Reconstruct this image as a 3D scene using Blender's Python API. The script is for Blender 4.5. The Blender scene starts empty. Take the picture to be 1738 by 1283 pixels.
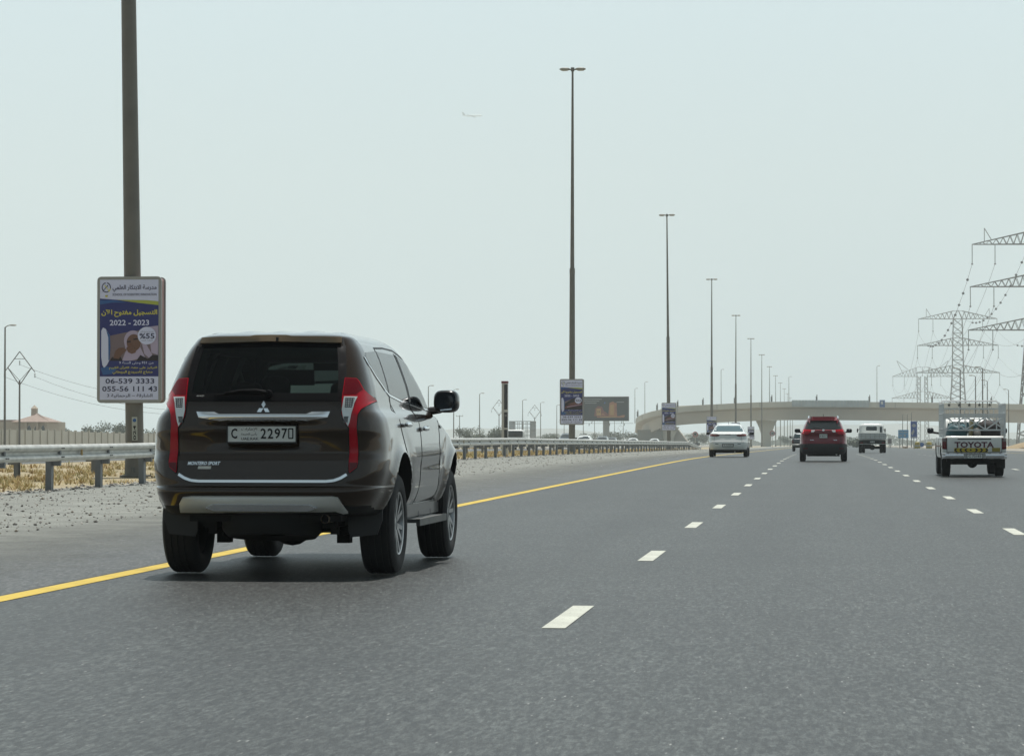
import bpy, bmesh, math, random, re
import numpy as np
from mathutils import Vector, Matrix
from mathutils.bvhtree import BVHTree
from mathutils.geometry import delaunay_2d_cdt
R = math.radians
random.seed(7)
SC = bpy.context.scene
COL = SC.collection
# ---------------------------------------------------------------- camera
F, VX, VY, CAMH, CX, CY = 4700., 1394., 733., 1.09, 869., 641.5     # in pixels of the 1738x1283 photograph
yaw = math.atan((VX-CX)/F); pitch = math.atan((VY-CY)/F*math.cos(yaw))
cd = bpy.data.cameras.new('camera'); cam = bpy.data.objects.new('camera', cd); COL.objects.link(cam)
cd.lens = F/1738*36; cd.sensor_width = 36; cd.clip_start = .5; cd.clip_end = 30000
cam.location = (0, 0, CAMH); cam.rotation_euler = (R(90)+pitch, 0, yaw)
SC.camera = cam
cf = Vector((-math.sin(yaw)*math.cos(pitch), math.cos(yaw)*math.cos(pitch), math.sin(pitch)))
cr = Vector((math.cos(yaw), math.sin(yaw), 0)); cu = cr.cross(cf)
def at(px, py, Y):                      # the point at distance Y down the road that the photograph shows at px, py
    d = cf*F + cr*(px-CX) - cu*(py-CY)
    return d*(Y/d.y) + Vector((0, 0, CAMH))
def mpp(Y): return Y/F                  # metres per photograph pixel near the vanishing point
# ---------------------------------------------------------------- light
SUN_EL, SUN_AZ = 77., 8.
w = bpy.data.worlds.new('World'); SC.world = w; w.use_nodes = True
nt = w.node_tree; nd = nt.nodes; nd.clear()
sky = nd.new('ShaderNodeTexSky'); sky.sky_type = 'NISHITA'; sky.sun_disc = False
sky.sun_elevation = R(SUN_EL); sky.sun_rotation = R(SUN_AZ); sky.altitude = 0
sky.air_density = 1.0; sky.dust_density = 8.0; sky.ozone_density = 1.0
mixs = nd.new('ShaderNodeMixRGB'); mixs.blend_type = 'MIX'; mixs.inputs[0].default_value = .72
mixs.inputs[2].default_value = (6.2, 8.1, 9.0, 1)
bg = nd.new('ShaderNodeBackground'); bg.inputs[1].default_value = .112
wo = nd.new('ShaderNodeOutputWorld')
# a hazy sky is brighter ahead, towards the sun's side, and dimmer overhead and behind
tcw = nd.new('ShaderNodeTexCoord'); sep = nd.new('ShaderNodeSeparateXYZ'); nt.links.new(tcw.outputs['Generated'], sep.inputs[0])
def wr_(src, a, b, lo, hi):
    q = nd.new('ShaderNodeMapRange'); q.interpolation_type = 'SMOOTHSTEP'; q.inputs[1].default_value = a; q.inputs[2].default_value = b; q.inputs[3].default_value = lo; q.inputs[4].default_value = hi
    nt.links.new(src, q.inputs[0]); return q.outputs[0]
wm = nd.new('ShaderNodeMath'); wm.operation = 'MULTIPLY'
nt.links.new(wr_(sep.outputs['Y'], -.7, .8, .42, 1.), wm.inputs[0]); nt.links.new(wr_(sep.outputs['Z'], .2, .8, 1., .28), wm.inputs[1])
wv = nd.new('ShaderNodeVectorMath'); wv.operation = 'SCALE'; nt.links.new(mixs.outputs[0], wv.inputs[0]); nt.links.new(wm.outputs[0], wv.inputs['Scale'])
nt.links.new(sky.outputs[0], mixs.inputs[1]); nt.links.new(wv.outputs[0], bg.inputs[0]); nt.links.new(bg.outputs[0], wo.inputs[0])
sd = bpy.data.lights.new('sun', 'SUN'); sd.energy = 4.4; sd.angle = R(.6); sd.color = (1, .975, .93)
sun = bpy.data.objects.new('sun', sd); COL.objects.link(sun)
sdir = Vector((math.sin(R(SUN_AZ))*math.cos(R(SUN_EL)), math.cos(R(SUN_AZ))*math.cos(R(SUN_EL)), math.sin(R(SUN_EL))))
sun.rotation_euler = (-sdir).to_track_quat('-Z', 'Y').to_euler(); sun.location = (0, 0, 50)
SC.view_settings.view_transform = 'Standard'; SC.view_settings.look = 'None'
SC.view_settings.exposure = 0.22; SC.view_settings.gamma = 1
SC.cycles.volume_bounces = 1; SC.cycles.max_bounces = 8; SC.cycles.transparent_max_bounces = 16
SC.cycles.caustics_reflective = False; SC.cycles.caustics_refractive = False
SC.cycles.use_adaptive_sampling = True; SC.cycles.use_denoising = True
# ---------------------------------------------------------------- ground profile: level, then falling gently beyond 115 m
SL = .00473
def g(y):
    t = (y-115)/10.
    return -SL*10*(t if t > 30 else math.log1p(math.exp(t)))
# ---------------------------------------------------------------- object helpers
def tag(o, label=None, cat=None, group=None, kind=None):
    if label: o['label'] = label
    if cat: o['category'] = cat
    if group: o['group'] = group
    if kind: o['kind'] = kind
    return o
def thing(name, label, cat, loc=(0, 0, 0), rz=0, group=None):
    o = bpy.data.objects.new(name, None); COL.objects.link(o); o.location = loc; o.rotation_euler = (0, 0, rz)
    o.empty_display_size = .2
    return tag(o, label, cat, group)
def link(name, me, parent=None, loc=None):
    o = bpy.data.objects.new(name, me); COL.objects.link(o)
    if parent: o.parent = parent
    if loc is not None: o.location = loc
    return o
def dup(root, loc, rz=None, label=None, group=None, parent=None):
    c = root.copy(); COL.objects.link(c)
    c.location = loc
    if rz is not None: c.rotation_euler = (0, 0, rz)
    if label: c['label'] = label
    if group: c['group'] = group
    if parent: c.parent = parent
    def kids(a, b):
        for ch in [k for k in a.children if not k.get('nocopy')]:
            d = ch.copy(); COL.objects.link(d); d.parent = b; kids(ch, d)
    kids(root, c)
    return c
class MB:
    def __init__(s): s.v = []; s.f = []; s.m = []; s.mats = []
    def mi(s, M):
        if M not in s.mats: s.mats.append(M)
        return s.mats.index(M)
    def add(s, vs, fs, M):
        b = len(s.v); k = s.mi(M); s.v += [tuple(p) for p in vs]
        for f in fs: s.f.append(tuple(b+i for i in f)); s.m.append(k)
        return s
    def box(s, c, d, M, mat=None):
        x, y, z = (q/2 for q in d); c = Vector(c)
        vs = [Vector((i*x, j*y, k*z)) for k in (-1, 1) for j in (-1, 1) for i in (-1, 1)]
        if mat is not None: vs = [mat @ p for p in vs]
        return s.add([c+p for p in vs], [(0, 2, 3, 1), (4, 5, 7, 6), (0, 1, 5, 4), (2, 6, 7, 3), (0, 4, 6, 2), (1, 3, 7, 5)], M)
    def beam(s, p, q, wd, M, h=None, up=(0, 0, 1)):
        p = Vector(p); q = Vector(q); d = (q-p)
        if d.length < 1e-6: return s
        d.normalize(); u = Vector(up)
        if abs(d.dot(u)) > .95: u = Vector((1, 0, 0))
        a = d.cross(u).normalized()*wd/2; b = a.cross(d).normalized()*(h or wd)/2
        vs = [p-a-b, p+a-b, p+a+b, p-a+b, q-a-b, q+a-b, q+a+b, q-a+b]
        return s.add(vs, [(0, 3, 2, 1), (4, 5, 6, 7), (0, 1, 5, 4), (1, 2, 6, 5), (2, 3, 7, 6), (3, 0, 4, 7)], M)
    def tube(s, pts, r, M, n=8, caps=True):
        pts = [Vector(p) for p in pts]; rs = r if hasattr(r, '__len__') else [r]*len(pts)
        vs = []; a = None
        for i, p in enumerate(pts):
            d = (pts[min(i+1, len(pts)-1)]-pts[max(i-1, 0)]).normalized()
            if a is None:
                a = d.cross(Vector((0, 0, 1)) if abs(d.z) < .9 else Vector((1, 0, 0))).normalized()
            a = (a-d*a.dot(d)).normalized(); b = d.cross(a)
            for k in range(n):
                t = 2*math.pi*k/n; vs.append(p+(a*math.cos(t)+b*math.sin(t))*rs[i])
        fs = [(i*n+k, i*n+(k+1) % n, (i+1)*n+(k+1) % n, (i+1)*n+k) for i in range(len(pts)-1) for k in range(n)]
        if caps: fs += [tuple(range(n-1, -1, -1)), tuple(range((len(pts)-1)*n, len(pts)*n))]
        return s.add(vs, fs, M)
    def lathe(s, prof, M, o=(0, 0, 0), ax=(0, 0, 1), n=24):       # prof: (radius, distance along ax)
        o = Vector(o); ax = Vector(ax).normalized()
        a = ax.cross(Vector((0, 0, 1)) if abs(ax.z) < .9 else Vector((1, 0, 0))).normalized(); b = ax.cross(a)
        vs = [o+ax*t+(a*math.cos(2*math.pi*k/n)+b*math.sin(2*math.pi*k/n))*r for r, t in prof for k in range(n)]
        fs = [(i*n+k, i*n+(k+1) % n, (i+1)*n+(k+1) % n, (i+1)*n+k) for i in range(len(prof)-1) for k in range(n)]
        return s.add(vs, fs, M)
    def prism(s, poly, M, fn, d0, d1):                            # poly in 2-D, fn(u, v, depth) -> point
        n = len(poly)
        vs = [fn(u, v, d0) for u, v in poly]+[fn(u, v, d1) for u, v in poly]
        fs = [tuple(range(n)), tuple(range(2*n-1, n-1, -1))]+[(i, i+n, (i+1) % n+n, (i+1) % n) for i in range(n)]
        return s.add(vs, fs, M)
    def flat(s, poly, M, fn, d):
        return s.add([fn(u, v, d) for u, v in poly], [tuple(range(len(poly)))], M)
    def sell(s, c, r, M, e=2.6, nu=20, nv=12, mat=None):          # a rounded block (super-ellipsoid)
        vs = []; c = Vector(c); sp = lambda t: math.copysign(abs(t)**(2/e), t)
        for j in range(nv+1):
            ph = -math.pi/2+math.pi*j/nv
            for i in range(nu):
                th = 2*math.pi*i/nu
                p = Vector((r[0]*sp(math.cos(ph))*sp(math.cos(th)), r[1]*sp(math.cos(ph))*sp(math.sin(th)), r[2]*sp(math.sin(ph))))
                if mat is not None: p = mat @ p
                vs.append(c+p)
        fs = [(j*nu+i, j*nu+(i+1) % nu, (j+1)*nu+(i+1) % nu, (j+1)*nu+i) for j in range(nv) for i in range(nu)]
        return s.add(vs, fs, M)
    def mesh(s, name, smooth=None, fix=True):
        me = bpy.data.meshes.new(name); me.from_pydata(s.v, [], s.f)
        for M in s.mats: me.materials.append(M)
        me.polygons.foreach_set('material_index', s.m)
        if fix:
            bm = bmesh.new(); bm.from_mesh(me)
            bmesh.ops.remove_doubles(bm, verts=bm.verts, dist=1e-5)
            bmesh.ops.recalc_face_normals(bm, faces=bm.faces); bm.to_mesh(me); bm.free()
        if smooth is not None:
            me.polygons.foreach_set('use_smooth', [True]*len(me.polygons)); me.set_sharp_from_angle(angle=R(smooth))
        me.update(); return me
    def build(s, name, parent=None, smooth=None, loc=None, fix=True):
        return link(name, s.mesh(name, smooth, fix), parent, loc)
XZ = lambda u, v, d: (u, d, v)          # a drawing on a plane facing the camera
def rrect(x0, z0, x1, z1, r, n=5):
    out = []
    for cx_, cz_, a0 in ((x1-r, z0+r, -90), (x1-r, z1-r, 0), (x0+r, z1-r, 90), (x0+r, z0+r, 180)):
        for k in range(n+1):
            a = R(a0+90*k/n); out.append((cx_+r*math.cos(a), cz_+r*math.sin(a)))
    return out
def disc(cx_, cz_, r, n=24, r2=None):
    return [(cx_+r*math.cos(2*math.pi*k/n), cz_+(r2 or r)*math.sin(2*math.pi*k/n)) for k in range(n)]
# ---------------------------------------------------------------- materials
MATS = {}
def pbr(name, col, rough=.6, metal=0., coat=0., var=0., vscale=5., bump=0., bscale=40., spec=.5, emit=None):
    if name in MATS: return MATS[name]
    m = bpy.data.materials.new(name); m.use_nodes = True; n = m.node_tree.nodes; l = m.node_tree.links
    b = n['Principled BSDF']; b.inputs['Base Color'].default_value = (*col, 1); b.inputs['Roughness'].default_value = rough
    b.inputs['Metallic'].default_value = metal; b.inputs['Coat Weight'].default_value = coat; b.inputs['Coat Roughness'].default_value = .04
    b.inputs['Specular IOR Level'].default_value = spec
    tc = n.new('ShaderNodeTexCoord')
    if var:
        nz = n.new('ShaderNodeTexNoise'); nz.inputs['Scale'].default_value = vscale; nz.inputs['Detail'].default_value = 6
        l.new(tc.outputs['Object'], nz.inputs['Vector'])
        rp = n.new('ShaderNodeMapRange'); rp.inputs[1].default_value = .3; rp.inputs[2].default_value = .7
        rp.inputs[3].default_value = 1-var; rp.inputs[4].default_value = 1+var
        l.new(nz.outputs['Fac'], rp.inputs[0])
        mx = n.new('ShaderNodeVectorMath'); mx.operation = 'SCALE'; mx.inputs[0].default_value = col
        l.new(rp.outputs[0], mx.inputs['Scale']); l.new(mx.outputs[0], b.inputs['Base Color'])
    if bump:
        nb = n.new('ShaderNodeTexNoise'); nb.inputs['Scale'].default_value = bscale; nb.inputs['Detail'].default_value = 4
        l.new(tc.outputs['Object'], nb.inputs['Vector'])
        bp = n.new('ShaderNodeBump'); bp.inputs['Strength'].default_value = bump; bp.inputs['Distance'].default_value = .02
        l.new(nb.outputs['Fac'], bp.inputs['Height']); l.new(bp.outputs[0], b.inputs['Normal'])
    MATS[name] = m
    return m
def glass(name, tint, refl=1.):
    m = bpy.data.materials.new(name); m.use_nodes = True; n = m.node_tree.nodes; l = m.node_tree.links; n.clear()
    o = n.new('ShaderNodeOutputMaterial'); t = n.new('ShaderNodeBsdfTransparent'); t.inputs[0].default_value = (*tint, 1)
    gl = n.new('ShaderNodeBsdfGlossy'); gl.inputs['Roughness'].default_value = .03; gl.inputs['Color'].default_value = (refl, refl, refl, 1)
    fr = n.new('ShaderNodeFresnel'); fr.inputs[0].default_value = 1.5
    mx = n.new('ShaderNodeMixShader'); l.new(fr.outputs[0], mx.inputs[0]); l.new(t.outputs[0], mx.inputs[1]); l.new(gl.outputs[0], mx.inputs[2])
    l.new(mx.outputs[0], o.inputs[0]); return m
def node_mat(name):
    m = bpy.data.materials.new(name); m.use_nodes = True
    return m, m.node_tree.nodes, m.node_tree.links, m.node_tree.nodes['Principled BSDF']
def asphalt(name, base, tint=(1, 1, 1)):
    m, n, l, b = node_mat(name)
    tc = n.new('ShaderNodeTexCoord')
    def noise(sc, det=2, rough=.5):
        z = n.new('ShaderNodeTexNoise'); z.inputs['Scale'].default_value = sc; z.inputs['Detail'].default_value = det
        z.inputs['Roughness'].default_value = rough; l.new(tc.outputs['Object'], z.inputs['Vector']); return z
    def ramp(src, a, b_, lo, hi):
        r_ = n.new('ShaderNodeMapRange'); r_.inputs[1].default_value = a; r_.inputs[2].default_value = b_
        r_.inputs[3].default_value = lo; r_.inputs[4].default_value = hi; l.new(src, r_.inputs[0]); return r_
    def mul(a, c):
        q = n.new('ShaderNodeMath'); q.operation = 'MULTIPLY'; l.new(a, q.inputs[0]); l.new(c, q.inputs[1]); return q
    mg = n.new('ShaderNodeMapping'); mg.inputs['Scale'].default_value = (1, .17, 1); l.new(tc.outputs['Object'], mg.inputs['Vector'])
    ng = n.new('ShaderNodeTexNoise'); ng.inputs['Scale'].default_value = 62; ng.inputs['Detail'].default_value = 4; ng.inputs['Roughness'].default_value = .75; l.new(mg.outputs[0], ng.inputs['Vector'])
    grain = ramp(ng.outputs['Fac'], .38, .62, .12, 2.0)
    fine = ramp(noise(17, 2).outputs['Fac'], .3, .7, .75, 1.25)
    patch = ramp(noise(.35, 5, .65).outputs['Fac'], .3, .7, .8, 1.18)
    mp = n.new('ShaderNodeMapping'); mp.inputs['Scale'].default_value = (1.1, .03, 1); l.new(tc.outputs['Object'], mp.inputs['Vector'])
    st = n.new('ShaderNodeTexNoise'); st.inputs['Scale'].default_value = 1.6; st.inputs['Detail'].default_value = 3; l.new(mp.outputs[0], st.inputs['Vector'])
    stripe = ramp(st.outputs['Fac'], .3, .7, .84, 1.14)
    vo = n.new('ShaderNodeTexVoronoi'); vo.inputs['Scale'].default_value = 34; l.new(mg.outputs[0], vo.inputs['Vector'])
    sp = ramp(vo.outputs['Distance'], .0, .2, 1, 0)
    wn = n.new('ShaderNodeSeparateColor'); l.new(vo.outputs['Color'], wn.inputs[0])
    sel = ramp(wn.outputs[0], .84, .90, 0, 1.)
    spk = mul(sp.outputs[0], sel.outputs[0])
    sx = n.new('ShaderNodeSeparateXYZ'); l.new(tc.outputs['Object'], sx.inputs[0])
    ph = n.new('ShaderNodeMath'); ph.operation = 'MULTIPLY_ADD'; ph.inputs[1].default_value = 2*math.pi/1.82; ph.inputs[2].default_value = 1.49*2*math.pi/1.82+math.pi/2; l.new(sx.outputs['X'], ph.inputs[0])
    sn = n.new('ShaderNodeMath'); sn.operation = 'SINE'; l.new(ph.outputs[0], sn.inputs[0])
    track = ramp(sn.outputs[0], -1, 1, .94, 1.05)                # tyre tracks two to a lane
    patch = mul(patch.outputs[0], track.outputs[0])
    m2 = n.new('ShaderNodeMapping'); m2.inputs['Scale'].default_value = (1, .22, 1); l.new(tc.outputs['Object'], m2.inputs['Vector'])
    v2 = n.new('ShaderNodeTexVoronoi'); v2.inputs['Scale'].default_value = 52; l.new(m2.outputs[0], v2.inputs['Vector'])
    c2 = n.new('ShaderNodeSeparateColor'); l.new(v2.outputs['Color'], c2.inputs[0])
    chips = ramp(c2.outputs[0], 0, 1, .35, 1.65)                 # single stones of the aggregate
    fine = mul(fine.outputs[0], chips.outputs[0])
    tot = mul(mul(mul(grain.outputs[0], fine.outputs[0]).outputs[0], patch.outputs[0]).outputs[0], stripe.outputs[0])
    vm = n.new('ShaderNodeVectorMath'); vm.operation = 'SCALE'; vm.inputs[0].default_value = tuple(base*t for t in tint)
    l.new(tot.outputs[0], vm.inputs['Scale'])
    mx = n.new('ShaderNodeMixRGB'); mx.inputs[2].default_value = (.34, .34, .32, 1); l.new(spk.outputs[0], mx.inputs[0]); l.new(vm.outputs[0], mx.inputs[1])
    l.new(mx.outputs[0], b.inputs['Base Color']); b.inputs['Roughness'].default_value = .5; b.inputs['Specular IOR Level'].default_value = .6
    bp = n.new('ShaderNodeBump'); bp.inputs['Strength'].default_value = .18; bp.inputs['Distance'].default_value = .01
    l.new(grain.outputs[0], bp.inputs['Height']); l.new(bp.outputs[0], b.inputs['Normal'])
    return m
def road_paint(name, col, chip=.60):                          # paint worn off in small chips and scuffed in streaks
    m, n, l, b = node_mat(name); tc = n.new('ShaderNodeTexCoord')
    a = n.new('ShaderNodeTexNoise'); a.inputs['Scale'].default_value = 26; a.inputs['Detail'].default_value = 4; a.inputs['Roughness'].default_value = .7; l.new(tc.outputs['Object'], a.inputs['Vector'])
    c = n.new('ShaderNodeTexNoise'); c.inputs['Scale'].default_value = 2.2; c.inputs['Detail'].default_value = 3; l.new(tc.outputs['Object'], c.inputs['Vector'])
    mr = n.new('ShaderNodeMapRange'); mr.inputs[1].default_value = chip; mr.inputs[2].default_value = chip+.05; l.new(a.outputs['Fac'], mr.inputs[0])
    m2 = n.new('ShaderNodeMapRange'); m2.inputs[1].default_value = .3; m2.inputs[2].default_value = .7; m2.inputs[3].default_value = .82; m2.inputs[4].default_value = 1.08; l.new(c.outputs['Fac'], m2.inputs[0])
    vm = n.new('ShaderNodeVectorMath'); vm.operation = 'SCALE'; vm.inputs[0].default_value = col; l.new(m2.outputs[0], vm.inputs['Scale'])
    mx = n.new('ShaderNodeMixRGB'); l.new(mr.outputs[0], mx.inputs[0]); l.new(vm.outputs[0], mx.inputs[1]); mx.inputs[2].default_value = (.10, .10, .095, 1)
    l.new(mx.outputs[0], b.inputs['Base Color']); b.inputs['Roughness'].default_value = .7; return m
def soil(name, c1, c2, sc=3., dark=None, dens=.0, bump=.5, fade=None):
    m, n, l, b = node_mat(name); tc = n.new('ShaderNodeTexCoord')
    nz = n.new('ShaderNodeTexNoise'); nz.inputs['Scale'].default_value = sc; nz.inputs['Detail'].default_value = 9; nz.inputs['Roughness'].default_value = .7
    l.new(tc.outputs['Object'], nz.inputs['Vector'])
    cr_ = n.new('ShaderNodeValToRGB'); cr_.color_ramp.elements[0].position = .35; cr_.color_ramp.elements[0].color = (*c1, 1)
    cr_.color_ramp.elements[1].position = .65; cr_.color_ramp.elements[1].color = (*c2, 1); l.new(nz.outputs['Fac'], cr_.inputs[0])
    out = cr_.outputs[0]
    g2 = n.new('ShaderNodeTexNoise'); g2.inputs['Scale'].default_value = 45; g2.inputs['Detail'].default_value = 3; g2.inputs['Roughness'].default_value = .7
    l.new(tc.outputs['Object'], g2.inputs['Vector'])
    mr = n.new('ShaderNodeMapRange'); mr.inputs[1].default_value = .35; mr.inputs[2].default_value = .65; mr.inputs[3].default_value = .7; mr.inputs[4].default_value = 1.3
    l.new(g2.outputs['Fac'], mr.inputs[0])
    vm = n.new('ShaderNodeVectorMath'); vm.operation = 'SCALE'; l.new(out, vm.inputs[0]); l.new(mr.outputs[0], vm.inputs['Scale']); out = vm.outputs[0]
    if dark:
        vo = n.new('ShaderNodeTexVoronoi'); vo.inputs['Scale'].default_value = 9; l.new(tc.outputs['Object'], vo.inputs['Vector'])
        m1 = n.new('ShaderNodeMapRange'); m1.inputs[1].default_value = .12; m1.inputs[2].default_value = .3; m1.inputs[3].default_value = 1; m1.inputs[4].default_value = 0
        l.new(vo.outputs['Distance'], m1.inputs[0])
        sc_ = n.new('ShaderNodeSeparateColor'); l.new(vo.outputs['Color'], sc_.inputs[0])
        m2 = n.new('ShaderNodeMapRange'); m2.inputs[1].default_value = 1-dens; m2.inputs[2].default_value = 1-dens+.03; l.new(sc_.outputs[0], m2.inputs[0])
        mm = n.new('ShaderNodeMath'); mm.operation = 'MULTIPLY'; l.new(m1.outputs[0], mm.inputs[0]); l.new(m2.outputs[0], mm.inputs[1])
        mx = n.new('ShaderNodeMixRGB'); l.new(mm.outputs[0], mx.inputs[0]); l.new(out, mx.inputs[1]); mx.inputs[2].default_value = (*dark, 1); out = mx.outputs[0]
    if fade:                                                   # dust thins out over the asphalt edge
        sx = n.new('ShaderNodeSeparateXYZ'); l.new(tc.outputs['Object'], sx.inputs[0])
        nf = n.new('ShaderNodeTexNoise'); nf.inputs['Scale'].default_value = 1.3; nf.inputs['Detail'].default_value = 8; nf.inputs['Roughness'].default_value = .75; l.new(tc.outputs['Object'], nf.inputs['Vector'])
        ad = n.new('ShaderNodeMath'); ad.operation = 'MULTIPLY_ADD'; ad.inputs[1].default_value = 3.2; l.new(nf.outputs['Fac'], ad.inputs[0]); l.new(sx.outputs['X'], ad.inputs[2])
        fr = n.new('ShaderNodeMapRange'); fr.inputs[1].default_value = fade[0]+1.6; fr.inputs[2].default_value = fade[1]+1.6; l.new(ad.outputs[0], fr.inputs[0])
        tr_ = n.new('ShaderNodeBsdfTransparent'); ms = n.new('ShaderNodeMixShader'); l.new(fr.outputs[0], ms.inputs[0]); l.new(b.outputs[0], ms.inputs[1]); l.new(tr_.outputs[0], ms.inputs[2])
        l.new(ms.outputs[0], [q for q in n if q.type == 'OUTPUT_MATERIAL'][0].inputs[0])
    l.new(out, b.inputs['Base Color']); b.inputs['Roughness'].default_value = .95
    bp = n.new('ShaderNodeBump'); bp.inputs['Strength'].default_value = bump; bp.inputs['Distance'].default_value = .05
    l.new(g2.outputs['Fac'], bp.inputs['Height']); l.new(bp.outputs[0], b.inputs['Normal'])
    return m
STEEL = pbr('galvanised_steel', (.50, .50, .47), .45, .25, var=.18, vscale=4)
DARKSTEEL = pbr('weathered_steel', (.13, .13, .125), .6, .3, var=.2, vscale=6)
BLACK = pbr('black_plastic', (.012, .012, .013), .55)
TYRE = pbr('rubber', (.018, .018, .019), .82, bump=.2, bscale=60)
CHROME = pbr('chrome', (.9, .92, .95), .1, 1.)
SATIN = pbr('satin_silver', (.62, .62, .59), .38, .25)
SEAM = pbr('panel_gap', (.004, .004, .004), .8)
UNDER = pbr('underbody', (.008, .008, .008), .9)
DGLASS = pbr('dark_glass', (.008, .014, .016), .04, 0, 1.)
WHITEP = pbr('white_paint', (.78, .79, .78), .35, 0, .6)
PLATEW = pbr('plate_white', (.74, .76, .74), .5)
INK = pbr('black_ink', (.01, .01, .012), .6)
# ---------------------------------------------------------------- lettering
AB = {'ا': (0xfe8d, 2), 'أ': (0xfe83, 2), 'إ': (0xfe87, 2), 'آ': (0xfe81, 2), 'ب': (0xfe8f, 4), 'ة': (0xfe93, 2), 'ت': (0xfe95, 4), 'ج': (0xfe9d, 4), 'ح': (0xfea1, 4), 'خ': (0xfea5, 4), 'د': (0xfea9, 2), 'ر': (0xfead, 2), 'ز': (0xfeaf, 2), 'س': (0xfeb1, 4), 'ش': (0xfeb5, 4), 'ط': (0xfec1, 4), 'ظ': (0xfec5, 4), 'ع': (0xfec9, 4), 'ف': (0xfed1, 4), 'ق': (0xfed5, 4), 'ك': (0xfed9, 4), 'ل': (0xfedd, 4), 'م': (0xfee1, 4), 'ن': (0xfee5, 4), 'ه': (0xfee9, 4), 'و': (0xfeed, 2), 'ى': (0xfeef, 2), 'ي': (0xfef1, 4)}
LA = {'ا': 0xfefb, 'أ': 0xfef7, 'إ': 0xfef9, 'آ': 0xfef5}
def arabic(s):
    out = []; i = 0; prev = False
    while i < len(s):
        c = s[i]
        if c == 'ل' and i+1 < len(s) and s[i+1] in LA:
            out.append(chr(LA[s[i+1]]+(1 if prev else 0))); prev = False; i += 2; continue
        if c not in AB: out.append(c); prev = False; i += 1; continue
        b, n = AB[c]; nxt = i+1 < len(s) and s[i+1] in AB
        if n == 2: out.append(chr(b+(1 if prev else 0))); prev = False
        else: out.append(chr(b+(3 if (prev and nxt) else 2 if nxt else 1 if prev else 0))); prev = nxt
        i += 1
    return ''.join(reversed(re.findall(r'[A-Za-z0-9]+|.', ''.join(out))))
TCACHE = {}
def glyphs(s, bold=0., shear=0.):
    k = (s, bold, shear)
    if k not in TCACHE:
        c = bpy.data.curves.new('lettering', 'FONT'); c.body = s; c.offset = bold; c.shear = shear; c.resolution_u = 2
        o = bpy.data.objects.new('lettering', c); COL.objects.link(o)
        dg = bpy.context.evaluated_depsgraph_get(); me = bpy.data.meshes.new_from_object(o.evaluated_get(dg))
        vs = [tuple(v.co[:2]) for v in me.vertices]; fs = [tuple(p.vertices) for p in me.polygons]
        bpy.data.objects.remove(o); bpy.data.curves.remove(c); bpy.data.meshes.remove(me)
        xs = [v[0] for v in vs]; ys = [v[1] for v in vs]; x0, x1, y0, y1 = min(xs), max(xs), min(ys), max(ys)
        TCACHE[k] = ([((x-x0)/(x1-x0), (y-y0)/(y1-y0)) for x, y in vs], fs)
    return TCACHE[k]
def write(mb, s, x0, z0, x1, z1, M, d, fn=XZ, bold=0., shear=0.):   # letters fitted to a box of a flat face
    vs, fs = glyphs(s, bold, shear)                          # joined letters overlap: stagger the pieces by a hair
    par = list(range(len(vs)))
    def fd(i):
        while par[i] != i: par[i] = par[par[i]]; i = par[i]
        return i
    for f in fs:
        for i in f[1:]: par[fd(i)] = fd(f[0])
    rk = {r_: k for k, r_ in enumerate(sorted({fd(i) for i in range(len(vs))}))}
    mb.add([fn(x0+u*(x1-x0), z0+v*(z1-z0), d-.0006*(rk[fd(i)] % 3)) for i, (u, v) in enumerate(vs)], fs, M)
# ================================================================ SETTING
def strip(name, x0, x1, ys, M, dz=0., kind='structure', dx=None, xa=None):
    mb = MB(); vs = []; nx = xa or 1
    for y in ys:
        for i in range(nx+1): vs.append((x0+(x1-x0)*i/nx+(dx(y, i/nx) if dx else 0), y, g(y)+dz))
    k = nx+1
    fs = [(j*k+i, j*k+i+1, (j+1)*k+i+1, (j+1)*k+i) for j in range(len(ys)-1) for i in range(nx)]
    mb.add(vs, fs, M); o = mb.build(name, fix=False)
    return tag(o, kind=kind) if kind else o
YS = [-300, -100, -30, 0]+list(range(20, 200, 10))+list(range(200, 1000, 40))+[1000, 1400, 2000, 3000, 4500, 7000]
ASPH = asphalt('asphalt', .027, (.94, 1.04, .97))
SHOULDER = asphalt('shoulder_asphalt', .050, (1.01, 1.01, .96))
GRAVEL = soil('gravel_dust', (.18, .186, .168), (.275, .282, .255), 1.2, fade=(-9.3, -6.0))
SAND = soil('desert_sand', (.24, .22, .18), (.33, .30, .25), .5)
MEDIAN = soil('median_sand', (.26, .21, .12), (.42, .36, .24), 1.2)
ground = strip('ground', -3800, 3800, YS, SAND, -.016)
xe = lambda y, f: (.25*math.sin(y*.9)+.18*math.sin(y*2.3+1)+.3*math.sin(y*.13)) if f == 0 else 0
med = strip('median_ground', -27, -14.2, YS[2:-2], MEDIAN, -.012)
YG = [-30, 0]+[i*1. for i in range(2, 200)]+[200+20*i for i in range(1, 40)]
xg = lambda y, f: (.12*math.sin(y*1.9)+.1*math.sin(y*4.3+1)) if f == 0 else (.22*math.sin(y*.7)+.15*math.sin(y*1.7+2)+.25*math.sin(y*.11) if f == 1 else 0)
grav = strip('gravel_verge', -14.55, -5.9, YG, GRAVEL, -.004, dx=xg)
road = strip('road', -8.9, 17.6, YS, ASPH, -.008)
shl = strip('hard_shoulder', -8.9, -5.48, YS, SHOULDER, -.0065)
road2 = strip('opposite_road', -42, -27, YS, SHOULDER, -.008)
vergeR = strip('right_verge', 17.6, 24, YS, GRAVEL, -.012)
YEL = road_paint('yellow_road_paint', (.56, .40, .05), .64)
WLINE = road_paint('white_road_paint', (.50, .51, .44), .61)
ylw = strip('edge_line', -5.44, -5.26, YS, YEL, -.0045, kind=None); ylw.parent = road
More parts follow.
